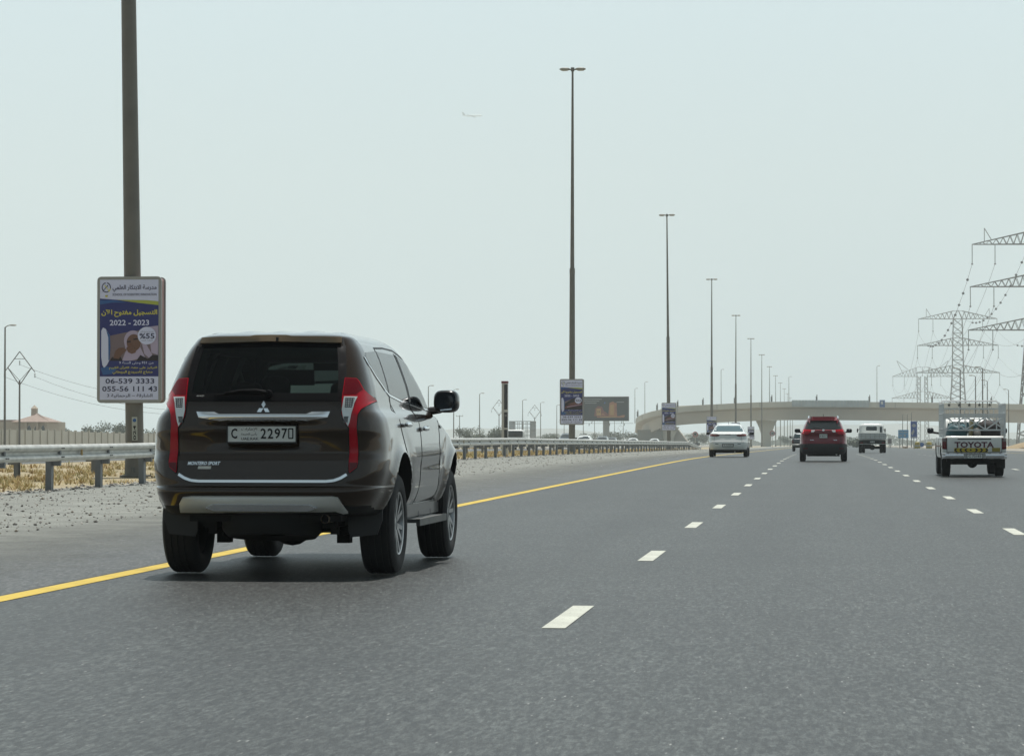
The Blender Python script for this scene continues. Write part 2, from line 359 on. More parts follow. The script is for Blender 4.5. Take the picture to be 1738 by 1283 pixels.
rgt = strip('edge_line', 13.0, 13.17, YS, YEL, -.0045, kind=None); rgt.parent = road
dmb = MB(); dmb.add([(-.067, -1.0, 0), (.067, -1.0, 0), (.067, 1.0, 0), (-.067, 1.0, 0)], [(0, 1, 2, 3)], WLINE)
dme = dmb.mesh('lane_dash')
nd_ = 0
for X, Y0, P in ((-1.49, 16.41, 8.1), (2.10, 15.2, 7.82), (5.6, 10.0, 7.95)):
    for k in range(33):
        y = Y0+k*P
        if y > 168: break
        o = link('lane_dash', dme, road, (X, y, g(y)-.0045)); o.rotation_euler = (math.atan((g(y+1)-g(y-1))/2), 0, 0); nd_ += 1
# stones lying on the verge: more than anyone could count
def stones(name, n, x0, x1, y0, y1, smin, smax, mats, zf=0.):
    mb = MB(); P = [(1, 0, 0), (-1, 0, 0), (0, 1, 0), (0, -1, 0), (0, 0, 1), (0, 0, -1)]
    T = [(0, 2, 4), (2, 1, 4), (1, 3, 4), (3, 0, 4), (2, 0, 5), (1, 2, 5), (3, 1, 5), (0, 3, 5)]
    for i in range(n):
        y = y0*(y1/y0)**random.random(); x = random.uniform(x0, x1); s = random.uniform(smin, smax)*(.5+random.random()**3*1.6)
        a = random.random()*6.3; c, q = math.cos(a), math.sin(a); j = [random.uniform(.6, 1.3) for _ in range(6)]
        vs = [(x+(p[0]*c-p[1]*q)*s*j[k], y+(p[0]*q+p[1]*c)*s*j[k], g(y)+zf+p[2]*s*.6*j[k]+s*.2) for k, p in enumerate(P)]
        mb.add(vs, T, random.choice(mats))
    o = mb.build(name, fix=False); return tag(o, kind='stuff')
ST = [pbr('stone_grey', (.2, .19, .175), .9), pbr('stone_dark', (.06, .057, .05), .9), pbr('stone_pale', (.42, .4, .36), .9), pbr('stone_brown', (.15, .13, .1), .9)]
tag(stones('gravel', 11000, -14.4, -8.6, 17, 330, .006, .02, [ST[0], ST[0], ST[1], ST[1], ST[2], ST[3]]), 'loose grey gravel and small dark stones on the verge', 'gravel')
tag(stones('gravel_edge', 4200, -14.75, -13.9, 30, 330, .012, .03, [ST[0], ST[2], ST[1]]), 'ridge of coarser gravel under the near guardrail', 'gravel')
# dry grass in the median
def grass(name, n, x0, x1, y0, y1, h0, h1, mats, blades=7):
    mb = MB()
    for i in range(n):
        y = y0*(y1/y0)**random.random(); x = random.uniform(x0, x1)
        if math.sin(x*1.7+y*.31)+math.sin(y*.83+x)+random.uniform(-.8, .8) < -.5: continue
        h = random.uniform(h0, h1); M = random.choice(mats)
        for k in range(blades):
            a = random.random()*6.3; r0 = random.uniform(0, .1); l = random.uniform(.3, .9)*h; w_ = random.uniform(.006, .012)*(1+y/90)
            bx, by = x+math.cos(a)*r0, y+math.sin(a)*r0; tx, ty = bx+math.cos(a)*l, by+math.sin(a)*l; z = g(y)-.02
            mb.add([(bx-w_*math.sin(a), by+w_*math.cos(a), z), (bx+w_*math.sin(a), by-w_*math.cos(a), z), (tx, ty, z+h*random.uniform(.5, 1))], [(0, 1, 2)], M)
    return tag(mb.build(name, fix=False), kind='stuff')
GR = [pbr('dry_grass_gold', (.40, .30, .13), .9), pbr('dry_grass_straw', (.48, .40, .22), .9), pbr('dry_grass_brown', (.3, .2, .09), .9), pbr('dry_grass_olive', (.24, .22, .08), .9)]
tag(grass('dry_grass', 12000, -25.5, -14.8, 44, 330, .05, .19, [GR[0], GR[0], GR[1], GR[1], GR[2], GR[3]]), 'golden dry grass growing between the two guardrails', 'grass')
tag(grass('dry_scrub', 2500, -75, -40, 130, 420, .25, .5, [GR[1], GR[2], GR[3]]), 'sparse dry scrub beyond the opposite carriageway', 'grass')
# ---------------------------------------------------------------- guardrails
BEAM = [(-.04, .155), (0, .148), (.035, .115), (.04, .08), (.02, .045), (-.035, .02), (-.04, 0), (-.035, -.02), (.02, -.045), (.04, -.08), (.035, -.115), (0, -.148), (-.04, -.155)]
REFL = pbr('amber_reflector', (.28, .17, .02), .5)
def guardrail(name, X, y0, y1, pitch, ztop, label, sgn=1, phase=0., post_max=99, term=True):
    t = thing(name, label, 'guardrail', (X, y0, 0), group='steel guardrails along the median')
    ys = list(np.arange(y0, min(y1, 140), 3.55/2))+list(np.arange(min(y1, 140), y1, 8)); mb = MB(); vs = []
    for i, y in enumerate(ys):
        fall = max(0, (y-(y1-38))/38)**1.3*.75 if term else 0; tilt = .006*math.sin(y*.21)
        for dx, dz in BEAM: vs.append((sgn*(dx+.04)+.004*math.sin(y*.5), y-y0, max(g(y)+ztop-.155-fall+dz+tilt, g(y)+.01)))
    k = len(BEAM); mb.add(vs, [(i*k+j, i*k+j+1, (i+1)*k+j+1, (i+1)*k+j) for i in range(len(ys)-1) for j in range(k-1)], STEEL)
    rail = mb.build('rail', t, 50, fix=False)
    PST = pbr('post_steel', (.17, .18, .19), .6, .4, var=.15, vscale=3); pm = MB(); C = .175
    for a, b, c, d in ((0, 0, .006, C), (-.05, C/2, .11, .006), (-.05, -C/2, .11, .006)): pm.box((-.12*sgn+a*sgn, b, .26), (c, d, 1.0), PST)
    pm.box((-.03*sgn, 0, .60), (.14, .1, .3), PST)
    for dz in (-.08, .08):                                 # bolt heads
        for dy in (-.09, -.04, .04, .09): pm.box((sgn*.083, dy, .695+dz), (.012, .022, .022), DARKSTEEL)
    pme = pm.mesh('post'); n = 0; y = y0+phase
    while y < y1-8 and n < post_max:
        o = link('post', pme, t, (0, y-y0, g(y)+ztop-.85)); o.rotation_euler = (random.uniform(-.01, .01), random.uniform(-.012, .012), random.uniform(-.03, .03)); y += pitch; n += 1
    return t
py0 = at(88, 800, 49.9).x
gr1 = guardrail('guardrail', -14.0, 21.68, 330, 3.52, .86, 'long galvanised guardrail along the gravel verge, nearest the camera, bent down at its far end', phase=49.9-21.68-3.52*8, post_max=88)
gr2 = guardrail('guardrail', -19.3, 16.84, 420, 7.04, .70, 'rear guardrail behind the dry grass strip, seen from its back', sgn=-1, phase=5.5, term=False)
rb = MB(); rb.box((0, 0, 0), (.02, .10, .13), REFL); rme = rb.mesh('reflector')
for y in (51.3, 65.5, 79.5, 93.7, 107.8, 122, 136, 150, 164): link('reflector', rme, gr1, (.06, y-21.68, g(y)+.86-.155))
# ---------------------------------------------------------------- hills
def hills():
    mb = MB(); M = soil('hill_rock', (.12, .13, .12), (.2, .2, .18), .01)
    for seed, Y, x0, x1, hmax in ((1, 5200, -1300, 3000, 46), (5, 6300, -2400, 3400, 52)):
        random.seed(seed); ph = [random.random()*6 for _ in range(6)]; vs = []; n = 120; rows = ((-200, 0), (-90, .55), (0, 1), (120, .6), (300, 0))
        for i in range(n+1):
            x = x0+(x1-x0)*i/n; t = i/n
            h = hmax*(.35+.3*math.sin(t*9+ph[0])+.2*math.sin(t*23+ph[1])+.1*math.sin(t*51+ph[2])+.06*math.sin(t*130+ph[3]))*min(1, 6*t, 6*(1-t)); h = max(h, 1.)
            for dy, f in rows: vs.append((x, Y+dy+14*math.sin(t*40+dy), g(Y)-2+(h+2)*f))
        k = len(rows); mb.add(vs, [(i*k+j, (i+1)*k+j, (i+1)*k+j+1, i*k+j+1) for i in range(n) for j in range(k-1)], M)
    return tag(mb.build('hills', smooth=60), kind='structure')
hills(); random.seed(11)
# ---------------------------------------------------------------- lighting masts with advertising boards
POLE = pbr('mast_paint', (.17, .16, .14), .6, .15, var=.1, vscale=2)
HEADM = pbr('lamp_housing', (.3, .29, .25), .5)
FRAME = pbr('board_frame', (.34, .34, .33), .5, .3)
SIDE = pbr('board_side', (.33, .2, .18), .6)
ADW = pbr('ad_white', (.66, .69, .90), .5); ADB = pbr('ad_blue', (.022, .03, .17), .45); ADB2 = pbr('ad_light_blue', (.03, .11, .32), .45)
ADY = pbr('ad_yellow', (.68, .62, .08), .5); ADN = pbr('ad_navy_ink', (.03, .035, .10), .5); ADG = pbr('ad_lime', (.42, .47, .08), .5)
SK = pbr('printed_skin', (.17, .09, .065), .6); SCF = pbr('printed_scarf', (.45, .38, .52), .6); WALLP = pbr('printed_wall', (.20, .15, .17), .6)
DRK = pbr('printed_dark', (.022, .014, .02), .6); BRN = pbr('printed_brown', (.16, .07, .05), .6); ADR = pbr('printed_red', (.17, .05, .06), .6)
def ad_board(variant, label):
    W, Hh, D = 1.57, 3.02, .46
    t = thing('advertising_board', label, 'advertising board', group='advertising boards on the median masts')
    fn = lambda u, v, d: (u, d, v)
    mb = MB(); out = rrect(-W/2, 0, W/2, Hh, .10)
    mb.prism(out, FRAME, fn, -D/2, -D/2+.06); mb.prism(out, FRAME, fn, D/2-.06, D/2)
    mb.prism(rrect(-W/2+.03, .03, W/2-.03, Hh-.03, .08), SIDE, fn, -D/2+.055, D/2-.055)
    mb.build('casing', t, 40)
    x0, x1, z0, z1 = -W/2+.07, W/2-.07, .075, Hh-.075
    P = lambda u, v: (x0+(u-152)/508*(x1-x0), z1-(v-98)/1087*(z1-z0))
    U = lambda u, v, d: (*[P(u, v)[0]], d, P(u, v)[1])
    y = -D/2-.006; pb = MB()
    pb.add([U(*p, y) for p in ((152, 98), (660, 98), (660, 1185), (152, 1185))], [(3, 2, 1, 0)], ADW)
    poster = pb.build('poster', t)
    q = MB(); cnt = [0]
    def lay(poly, M, k): cnt[0] += 1; q.flat(poly, M, U, y-.0025*k-.00004*cnt[0])
    lay([(152, 268), (300, 280), (660, 330), (660, 974), (152, 974)], ADB, 1)
    lay([(152, 285), (260, 283), (390, 305), (260, 305), (152, 322)], ADB2, 2)
    lay([(300, 280), (560, 285), (660, 296), (660, 330), (480, 308)], ADG, 2)
    if variant == 0:
        lay([(238, 606), (380, 575), (520, 552), (560, 530), (658, 515), (658, 832), (238, 832)], WALLP, 2)
        lay([(575, 525), (658, 515), (658, 780), (600, 760)], SCF, 3)
        lay(disc(440, 650, 78, 24, 92), SCF, 3); lay([(362, 660), (500, 700), (545, 800), (420, 832), (345, 832), (380, 740)], SCF, 3)
        lay([(512, 650), (560, 690), (620, 800), (585, 812), (540, 770)], SCF, 4)
        lay(disc(448, 668, 62, 24, 76), SK, 5); lay([(386, 655), (420, 650), (424, 664), (392, 668)], DRK, 6); lay([(442, 634), (482, 628), (484, 640), (446, 646)], DRK, 6)
        lay([(425, 715), (462, 712), (448, 722)], DRK, 6); lay([(418, 672), (430, 670), (428, 695), (412, 697)], BRN, 6)
        lay([(240, 832), (258, 800), (330, 790), (352, 832)], DRK, 4); lay([(470, 832), (505, 780), (570, 815), (610, 780), (658, 785), (658, 832)], DRK, 5)
        lay([(272, 810), (286, 745), (318, 715), (360, 712), (388, 735), (350, 770), (318, 815)], SK, 7)
        lay([(382, 720), (410, 684), (440, 700), (470, 740), (462, 760), (430, 770), (400, 755)], SK, 7)
        for a in ((300, 735, 318, 722), (325, 733, 350, 722), (395, 715, 418, 700), (404, 735, 440, 722)): lay([(a[0], a[1]), (a[2], a[3]), (a[2]+3, a[3]+5), (a[0]+3, a[1]+6)], BRN, 8)
    else:
        lay([(238, 640), (420, 560), (655, 520), (658, 832), (238, 832)], DRK, 2)
        lay([(238, 640), (400, 575), (240, 690)], WALLP, 3)
        lay([(240, 760), (420, 700), (560, 690), (658, 660), (658, 720), (400, 770), (240, 800)], ADR if variant == 1 else BRN, 3)
        lay([(300, 700), (600, 600), (650, 640), (420, 720)], BRN if variant == 1 else ADR, 3)
        lay([(300, 760), (640, 700), (640, 712), (300, 775)], SCF, 4)
    lay([(165, 560), (180, 530), (205, 545), (240, 600), (245, 700), (238, 820), (215, 870), (190, 895), (175, 870), (165, 800)], ADW, 4)
    lay([(205, 548), (240, 600), (245, 700), (238, 820), (228, 830), (226, 620)], ADB2, 5)
    lay(disc(562, 606, 80, 30), ADW, 9)
    lay([(160, 900), (200, 880), (300, 905), (260, 950), (180, 960)], ADB2, 2)
    # bulb and ribbon emblem
    for a0, a1, M in ((100, 200, ADN), (200, 300, ADN), (340, 440, ADN), (300, 345, ADY)):
        for k in range(8):
            a, b_ = R(a0+(a1-a0)*k/8), R(a0+(a1-a0)*(k+1)/8)
            c = lambda ang, r: (207+r*.95*math.cos(ang), 168+r*math.sin(-ang)*1.1)
            q.flat([c(a, 34), c(b_, 34), c(b_, 42), c(a, 42)], M, U, y-.004-(.001 if M is ADY else 0))
    for pl, M in (([(170, 210), (182, 200), (226, 150), (218, 146)], ADN), ([(240, 210), (232, 202), (190, 150), (198, 146)], ADY), ([(196, 238), (222, 238), (216, 256), (202, 256)], ADY), ([(196, 240), (222, 240), (222, 244), (196, 244)], ADN)): lay(pl, M, 3)
    q.build('picture', poster)
    def tx(s, u0, v1, u1, v0, M, k=3, bold=0., ar=True):
        a, b_ = P(u0, v0), P(u1, v1); L = MB(); write(L, arabic(s) if ar else s, a[0], a[1], b_[0], b_[1], M, y-.0025*k, bold=bold); L.build('text_line', poster)
    tx('مدرسة الابتكار العلمي', 262, 145, 643, 208, ADN, 2, .02)
    tx('SCHOOL OF SCIENTIFIC INNOVATION', 262, 222, 643, 244, ADN, 2, .01, False)
    tx('التسجيل مفتوح الآن', 166, 368, 650, 436, ADY, 3, .025)
    tx('2022 - 2023', 238, 462, 580, 513, ADW, 3, .02, False)
    tx('%55', 498, 584, 628, 634, ADN, 11, .02, False)
    tx('خصم يصل إلى', 505, 562, 620, 578, ADN, 11); tx('للطلبة الجدد', 510, 643, 612, 655, ADN, 11)
    tx('من FS1 وحتى السنة 9', 322, 838, 620, 866, ADW, 9, .01)
    tx('التركيز على حفظ القرآن الكريم', 234, 880, 650, 912, ADY, 4, .015)
    tx('منهاج كامبريدج البريطاني', 264, 920, 610, 954, ADY, 4, .015)
    tx('06-539 3333', 202, 992, 626, 1040, ADN, 2, .015, False)
    tx('055-56 111 43', 174, 1062, 650, 1110, ADN, 2, .015, False)
    tx('الشارقة – الرحمانية 3', 216, 1130, 610, 1168, ADN, 2, .012)
    for z in (.6, 2.3): bk = MB(); bk.box((0, 0, z), (.46, .40, .06), STEEL); bk.build('bracket', t)
    return t
boards = [ad_board(0, 'large school advertising board with a photo of a student, on the nearest mast'), None, None]
boards[1] = ad_board(1, 'school advertising board on the mast in front of the dark billboard')
boards[2] = ad_board(2, 'school advertising board on the mast before the curve of the flyover')
def mast(y, X, H, label, r0=.22, number=False):
    t = thing('light_mast', label, 'light mast', (X, y, g(y)), group='tall twin-lamp masts along the median')
    mb = MB(); hj = H*.475
    mb.tube([(0, 0, -.2), (0, 0, hj)], [r0, r0*.8], POLE, 10); mb.tube([(0, 0, hj), (0, 0, H)], [r0*.64, r0*.30], POLE, 10)
    mb.tube([(0, 0, hj-.2), (0, 0, hj+.15)], r0*.84, POLE, 10); pole = mb.build('pole', t, 40)
    cb = MB(); cb.lathe([(.01, 0), (.38, 0), (.38, .05), (.26, .06), (.235, .55), (.225, .6), (.01, .6)], POLE, n=12)
    cb.box((.02, -.235, .18), (.10, .03, .12), DARKSTEEL); cb.build('base_collar', t, 40)
    ab = MB(); ab.tube([(-.25, 0, H+.02), (.25, 0, H+.02)], .05, POLE, 6); ab.lathe([(.01, 0), (.12, 0), (.12, .25), (.01, .25)], POLE, (0, 0, H-.1), n=8); ab.build('crossarm', t)
    for s in (-1, 1):
        hb = MB(); hb.sell((s*.52, 0, H+.05), (.36, .24, .10), HEADM, 2.3, 14, 8); h = hb.build('lamp_head', t, 50)
        db = MB(); db.sell((s*.54, 0, H-.02), (.26, .17, .06), pbr('lamp_glass', (.5, .5, .45), .2), 2.3, 12, 6); db.build('diffuser', h, 50)
    if number:
        nb = MB(); nb.box((.06, -r0-.004, 1.16), (.13, .012, .56), pbr('number_plate_white', (.45, .47, .42), .5))
        pl = nb.build('number_label', t)
        lb = MB(); W90 = lambda u, v, d: (.06-v, d, 1.16+u)
        write(lb, '024', -.27, -.035, .08, .035, INK, -r0-.013, fn=W90, bold=.02); lb.flat(disc(.2, 0, .045, 12), ADB2, W90, -r0-.013); lb.build('lettering', pl)
        st = MB(); st.box((-.07, -r0-.004, .72), (.1, .01, .26), pbr('old_sticker', (.3, .27, .2), .8)); st.build('sticker', t)
    return t
SP = 117.; Y0M = 65.0; XM = -16.35
names = ['nearest mast, cut off by the top of the frame', 'mast left of the flyover, the tallest whose lamps show', 'third mast of the median row', 'fourth mast of the median row', 'fifth mast of the median row', 'sixth mast of the median row, last in front of the flyover', 'seventh mast, just behind the flyover parapet']
for k in range(14):
    y = Y0M+SP*k; nm = names[k] if k < len(names) else 'far faint mast of the median row, %s from the camera' % ('eighth', 'ninth', 'tenth', 'eleventh', 'twelfth', 'thirteenth', 'fourteenth')[k-7]
    m_ = mast(y, XM, 25.3, 'grey twin-lamp lighting mast, '+nm, number=(k == 0))
    m_.rotation_euler = (0, R([-.95, .12, -.45, .1, .2, 0, .1, 0, 0, 0, 0, 0, 0, 0][k]), 0)
    if k == 0: boards[0].location = (XM-.09, y-.03, g(y)+at(220, 684, y).z-g(y)); b0z = at(220, 684, y).z-g(y)
    elif k < 3: boards[k].location = (XM, y, g(y)+at(980 if k == 1 else 1141, 721 if k == 1 else 731, y).z-g(y))
    elif k < 6:
        bd = dup(boards[1 + k % 2], (XM, y, at(1211, (750, 739.5, 748)[k-3] if 0 else 735, y).z if 0 else g(y)+b0z), label=['school advertising board behind the white saloon', 'small hazy advertising board just right of the white saloon', 'hazy advertising board left of the round speed sign'][k-3])
# ---------------------------------------------------------------- single-arm street lamps
def arm_lamp(name='street_lamp', H=10., arm=.42, s=1):
    t = thing(name, 'street lamp', 'street lamp')
    mb = MB(); mb.tube([(0, 0, -.3), (0, 0, H)], [.11, .06], POLE, 8); mb.build('pole', t, 40)
    ab = MB(); ab.tube([(0, 0, H-.02), (s*arm*.55, 0, H+.12), (s*arm, 0, H+.16)], .04, POLE, 6); ab.build('arm', t)
    hb = MB(); hb.sell((s*(arm+.22), 0, H+.16), (.32, .14, .07), HEADM, 2.3, 12, 6); hb.build('lamp_head', t, 50)
    return t
LR, LL = arm_lamp(s=1), arm_lamp(s=-1)
gA = 'single-arm lamps beyond the opposite carriageway'
first = True
for i, (px, lab) in enumerate([(8, 'street lamp at the far left edge beside the timber power pole'), (727, 'street lamp whose head shows just above the car mirror'), (770, 'street lamp just right of the car mirror'), (814, 'street lamp left of the black and white radar post'), (887, 'street lamp right of the radar post, behind the caged truck'), (917.5, 'street lamp right of the caged truck'), (945, 'street lamp left of the second advertising board'), (968, 'small street lamp behind the second advertising board'), (990, 'small lamp behind the billboard left edge'), (1009, 'small lamp under the billboard, left of its column'), (1043, 'small lamp under the billboard, right of its column'), (1058, 'small lamp right of the billboard column')]):
    Y = 64.*F/(1390-px)*.985 if px > 100 else 64.*F/(1390-px)
    X = at(px, 733, Y).x; loc = (X, Y, g(Y))
    if i == 0: LR.location = loc; LR['label'] = lab; LR['group'] = gA
    else: dup(LR, loc, label=lab, group=gA)
gB = 'single-arm lamps on the curve right of the road'
for i, (px, top, lab) in enumerate([(1630, 628, 'tallest lamp on the right, in front of the middle pylon'), (1656, 640, 'lamp on the right with its arm over the pickup cage'), (1668, 626, 'lamp on the right between two shorter ones'), (1676, 648, 'short lamp on the right, above the right corner of the pickup cage'), (1712, 663, 'lamp standing free at the right, beside the leg of the nearest pylon')]):
    Y = 9.5*F/(755-top); X = at(px, 733, Y).x
    if i == 0: LL.location = (X, Y, g(Y)); LL['label'] = lab; LL['group'] = gB
    else: dup(LL, (X, Y, g(Y)), label=lab, group=gB)
# slim lamps seen under and behind the flyover
for px, top, Y, lab in [(1532, 704, 640, 'slim lamp standing before the deck, left of three near the blue sign'), (1540, 703, 620, 'slim lamp standing before the deck, middle of three near the blue sign'), (1547, 700, 600, 'slim lamp above the blue advertising banner')]:
    P = at(px, top, Y); H = P.z-g(Y)
    dup(LR, (P.x, Y, g(Y)), label=lab, group='slim lamps in front of the flyover').scale = (1, 1, H/10.)
# ---------------------------------------------------------------- radar post
def radar_post():
    Y = 138.; X = at(857, 740, Y).x
    t = thing('radar_post', 'tall square speed camera post, white side, black front, red cap', 'speed camera', (X, Y, g(Y)), rz=R(2))
    Hh = at(857, 650, Y).z-g(Y); wd, dp = .30, .45
    M1 = pbr('radar_white', (.5, .5, .47), .5); M2 = pbr('radar_black', (.015, .016, .018), .25, coat=.5)
    mb = MB(); mb.box((0, 0, Hh/2), (wd, dp, Hh-.02), M1); mb.build('casing', t)
    fb = MB()
    for a, b in ((.1, .36), (.38, .60), (.63, .985)):
        fb.box((.065, -dp/2-.006, Hh*(a+b)/2), (wd-.13, .02, Hh*(b-a)-.03), M2)
    fb.box((.065, -dp/2-.008, .03+Hh*.36), (.17, .02, .03), M1)
    fr = fb.build('front_panel', t)
    lb = MB(); lb.lathe([(.001, -.02), (.05, -.02), (.055, 0)], pbr('lens_grey', (.2, .2, .2), .2), (.065, -dp/2-.016, Hh*.55), (0, 1, 0), 14); lb.build('camera_lens', fr)
    cb = MB(); cb.box((0, 0, Hh+.04), (wd+.03, dp+.03, .10), pbr('radar_red', (.16, .02, .035), .5)); cb.build('cap', t)
radar_post()
# ---------------------------------------------------------------- billboard on a column
def billboard():
    Y = 700.; a = at(989, 714.5, Y); b = at(1067, 673, Y); cx_, W, Hh = (a.x+b.x)/2, b.x-a.x, b.z-a.z
    t = thing('billboard', 'dark billboard with glowing fort towers on a thick column, left of the flyover', 'billboard', (cx_, Y, g(Y)), rz=R(-3))
    z0 = a.z-g(Y); mb = MB()
    mb.box((0, .6, z0+Hh/2), (W, 1.2, Hh), pbr('billboard_back', (.12, .13, .13), .6)); mb.build('panel', t)
    q = MB(); NV = pbr('billboard_night', (.016, .024, .03), .5); OR = pbr('billboard_orange', (.36, .15, .07), .5); YO = pbr('billboard_yellow', (.42, .26, .09), .5); RD = pbr('billboard_red', (.2, .06, .05), .5); WT = pbr('billboard_white', (.3, .32, .33), .5)
    U = lambda u, v, d: (-W/2+u*W, d, z0+v*Hh)
    q.flat([(.01, .02), (.99, .02), (.99, .98), (.01, .98)], NV, U, -.02)
    q.flat([(.25, .2), (.27, .5), (.33, .62), (.42, .58), (.46, .42), (.55, .3), (.56, .2)], RD, U, -.03)
    q.flat([(.30, .22), (.30, .5), (.39, .52), (.40, .22)], YO, U, -.04); q.flat([(.40, .24), (.44, .34), (.50, .22)], OR, U, -.04)
    for u in (.325, .355): q.flat([(u, .34), (u, .42), (u+.012, .42), (u+.012, .34)], NV, U, -.05)
    q.flat([(.56, .2), (.58, .72), (.60, .76), (.66, .80), (.70, .74), (.74, .74), (.75, .2)], OR, U, -.04)
    q.flat([(.60, .24), (.60, .66), (.68, .68), (.68, .24)], YO, U, -.05); q.flat([(.72, .34), (.72, .62), (.735, .62), (.735, .34)], RD, U, -.05)
    q.flat([(.30, .14), (.90, .14), (.93, .24), (.86, .24), (.80, .2), (.32, .19)], OR, U, -.06); q.flat([(.38, .15), (.72, .15), (.72, .18), (.38, .18)], YO, U, -.07)
    for u0, u1, v in ((.03, .42, .88), (.03, .36, .80), (.05, .3, .72), (.62+.12, .9, .76)): q.flat([(u0, v), (u1, v), (u1, v+.025), (u0, v+.025)], WT, U, -.04)
    q.flat([(.46, .72), (.48, .8), (.50, .74), (.48, .70)], ADB2, U, -.04)
    q.build('picture', t)
    cb = MB(); cw = 1.65; cb.tube([(0, 1.0, -1), (0, 1.0, z0+.2)], cw/2, pbr('column_concrete', (.33, .34, .33), .7), 16, ); cb.build('column', t, 50)
    wb = MB(); wb.box((-.2, -.9, z0-.6), (W*1.25, .5, .08), DARKSTEEL)
    for u in (-.35, .1, .42): wb.tube([(u*W, -.9, z0-.6), (u*W, -1.2, z0-1.2)], .08, DARKSTEEL, 6)
    for u in (-.3, .35): wb.beam((u*W, -.9, z0-.6), (u*W, .5, z0-.1), .12, DARKSTEEL)
    wb.build('catwalk', t)
billboard()
# ---------------------------------------------------------------- flyover
CONC = pbr('flyover_concrete', (.56, .54, .47), .85, var=.10, vscale=.12); CONC2 = pbr('girder_concrete', (.52, .48, .41), .85, var=.10, vscale=.1)
def catmull(P, n):
    P = [np.array(p, float) for p in P]; P = [2*P[0]-P[1]]+P+[2*P[-1]-P[-2]]; out = []
    for i in range(1, len(P)-2):
        for k in range(n):
            t = k/n; a, b, c, d = P[i-1:i+3]; out.append(.5*((2*b)+(c-a)*t+(2*a-5*b+4*c-d)*t*t+(3*b-a-3*c+d)*t**3))
    return out+[P[-2]]
def flyover():
    pts = [(2500, 700, 790), (2100, 694, 800), (1738, 686, 806), (1600, 683.6, 808), (1400, 681.6, 810), (1300, 682.4, 808), (1200, 687, 804), (1150, 691, 800), (1112, 697, 799), (1090, 703.5, 803), (1081, 708.5, 815), (1079, 713, 840), (1079, 719, 900), (1078, 727, 1010)]
    path = [Vector(p) for p in catmull([tuple(at(*p)) for p in pts], 10)]
    t = thing('flyover', 'pale concrete flyover curving across the motorway with grey girder and parapet', 'bridge', (path[80].x, path[80].y, 0)); o = Vector(t.location)
    # section: (inward offset, depth below the parapet top), outer face first
    sec = {'deck': ([(0, -1.55), (.25, -1.75), (1.9, -2.15), (2.3, -5.35), (8.7, -5.35), (9.1, -2.15), (10.75, -1.75), (11, -1.55)], CONC2),
           'parapet': ([(0, 0), (-.03, -1.56), (.32, -1.56), (.26, 0)], CONC)}
    def sweep(sct, M, name, mir=False, smooth=None, rng=None):
        mb = MB(); vs = []; idx = range(len(path)) if rng is None else rng
        for i in idx:
            d = (path[min(i+1, len(path)-1)]-path[max(i-1, 0)]); d.z = 0; d.normalize(); inn = Vector((-d.y, d.x, 0))
            if inn.y < 0 and i < 60: inn = -inn
            inn = Vector((d.y, -d.x, 0))
            for a, b in sct: vs.append(path[i]+inn*(11-a if mir else a)+Vector((0, 0, b))-o)
        k = len(sct); n = len(list(idx))
        mb.add(vs, [(i*k+j, i*k+(j+1) % k, (i+1)*k+(j+1) % k, (i+1)*k+j) for i in range(n-1) for j in range(k)]+[tuple(range(k)), tuple(range((n-1)*k, n*k))], M)
        return mb.build(name, t, smooth)
    sweep(*sec['deck'], 'deck', smooth=25); sweep(*sec['parapet'], 'parapet', smooth=25); sweep(*sec['parapet'], 'parapet', mir=True, smooth=25)
    for name, up, dn, off in (('expansion_joint', 0, -1.5, -.035), ('girder_joint', -2.2, -5.3, 2.27)):   # dark joints every 12 m
        mb = MB(); L = 0
        for i in range(1, len(path)-30):
            L += (path[i]-path[i-1]).length
            if L > 12:
                L = 0; d = (path[i+1]-path[i-1]); d.z = 0; d.normalize(); inn = Vector((d.y, -d.x, 0)); q = path[i]-o-inn*(-off)
                a = q+Vector((0, 0, up)); b = q+Vector((0, 0, dn)) if off < 0 else q+inn*-.37+Vector((0, 0, up)); c = q+Vector((0, 0, dn))
                if off < 0: mb.beam(a, c, .07, DARKSTEEL, .07)
        if mb.v: mb.build(name, t, fix=False)
    return t, path, o
FO, FP, FOo = flyover()
def near_px(px):
    return min(FP[:100], key=lambda p: abs((CX+F*((p-Vector((0, 0, CAMH))).dot(cr))/((p-Vector((0, 0, CAMH))).dot(cf)))-px))
def pier(px, label_z=5.35):
    p = near_px(px); mb = MB(); x = p.x-FOo.x; y = p.y+5.5-FOo.y; top = p.z-label_z+.02-FOo.z; bot = g(p.y)-1-FOo.z
    hw = [(0, 1.35), (.35, 1.35), (.55, 1.55), (.78, 2.2), (1.0, 3.1)]
    vs = []; H = top-bot
    for f, a in hw:
        for sx, sy in ((-1, -1), (1, -1), (1, 1), (-1, 1)): vs.append((x+sx*a, y+sy*1.0, bot+f*H))
    n = len(hw); mb.add(vs, [(i*4+j, i*4+(j+1) % 4, (i+1)*4+(j+1) % 4, (i+1)*4+j) for i in range(n-1) for j in range(4)]+[(0, 1, 2, 3), (n*4-4, n*4-3, n*4-2, n*4-1)], CONC)
    mb.build('pier', FO)
for px in (1303, 1643, 1133, 1990): pier(px)
ab = MB(); p = near_px(1106)                                   # abutment block and its sloped paving
a0, a1 = at(1083, 760, 806), at(1126, 760, 806)
ab.box(((a0.x+a1.x)/2-FOo.x, 808-FOo.y, (p.z-5.0+g(808)-1)/2-FOo.z+.5), (a1.x-a0.x, 10, p.z-5.0-g(808)-.6), pbr('abutment_concrete', (.22, .22, .20), .9)); ab.build('abutment', FO)
sb = MB(); q0, q1, q2 = at(1140, 757, 806), at(1172, 757, 806), at(1150, 729, 806)
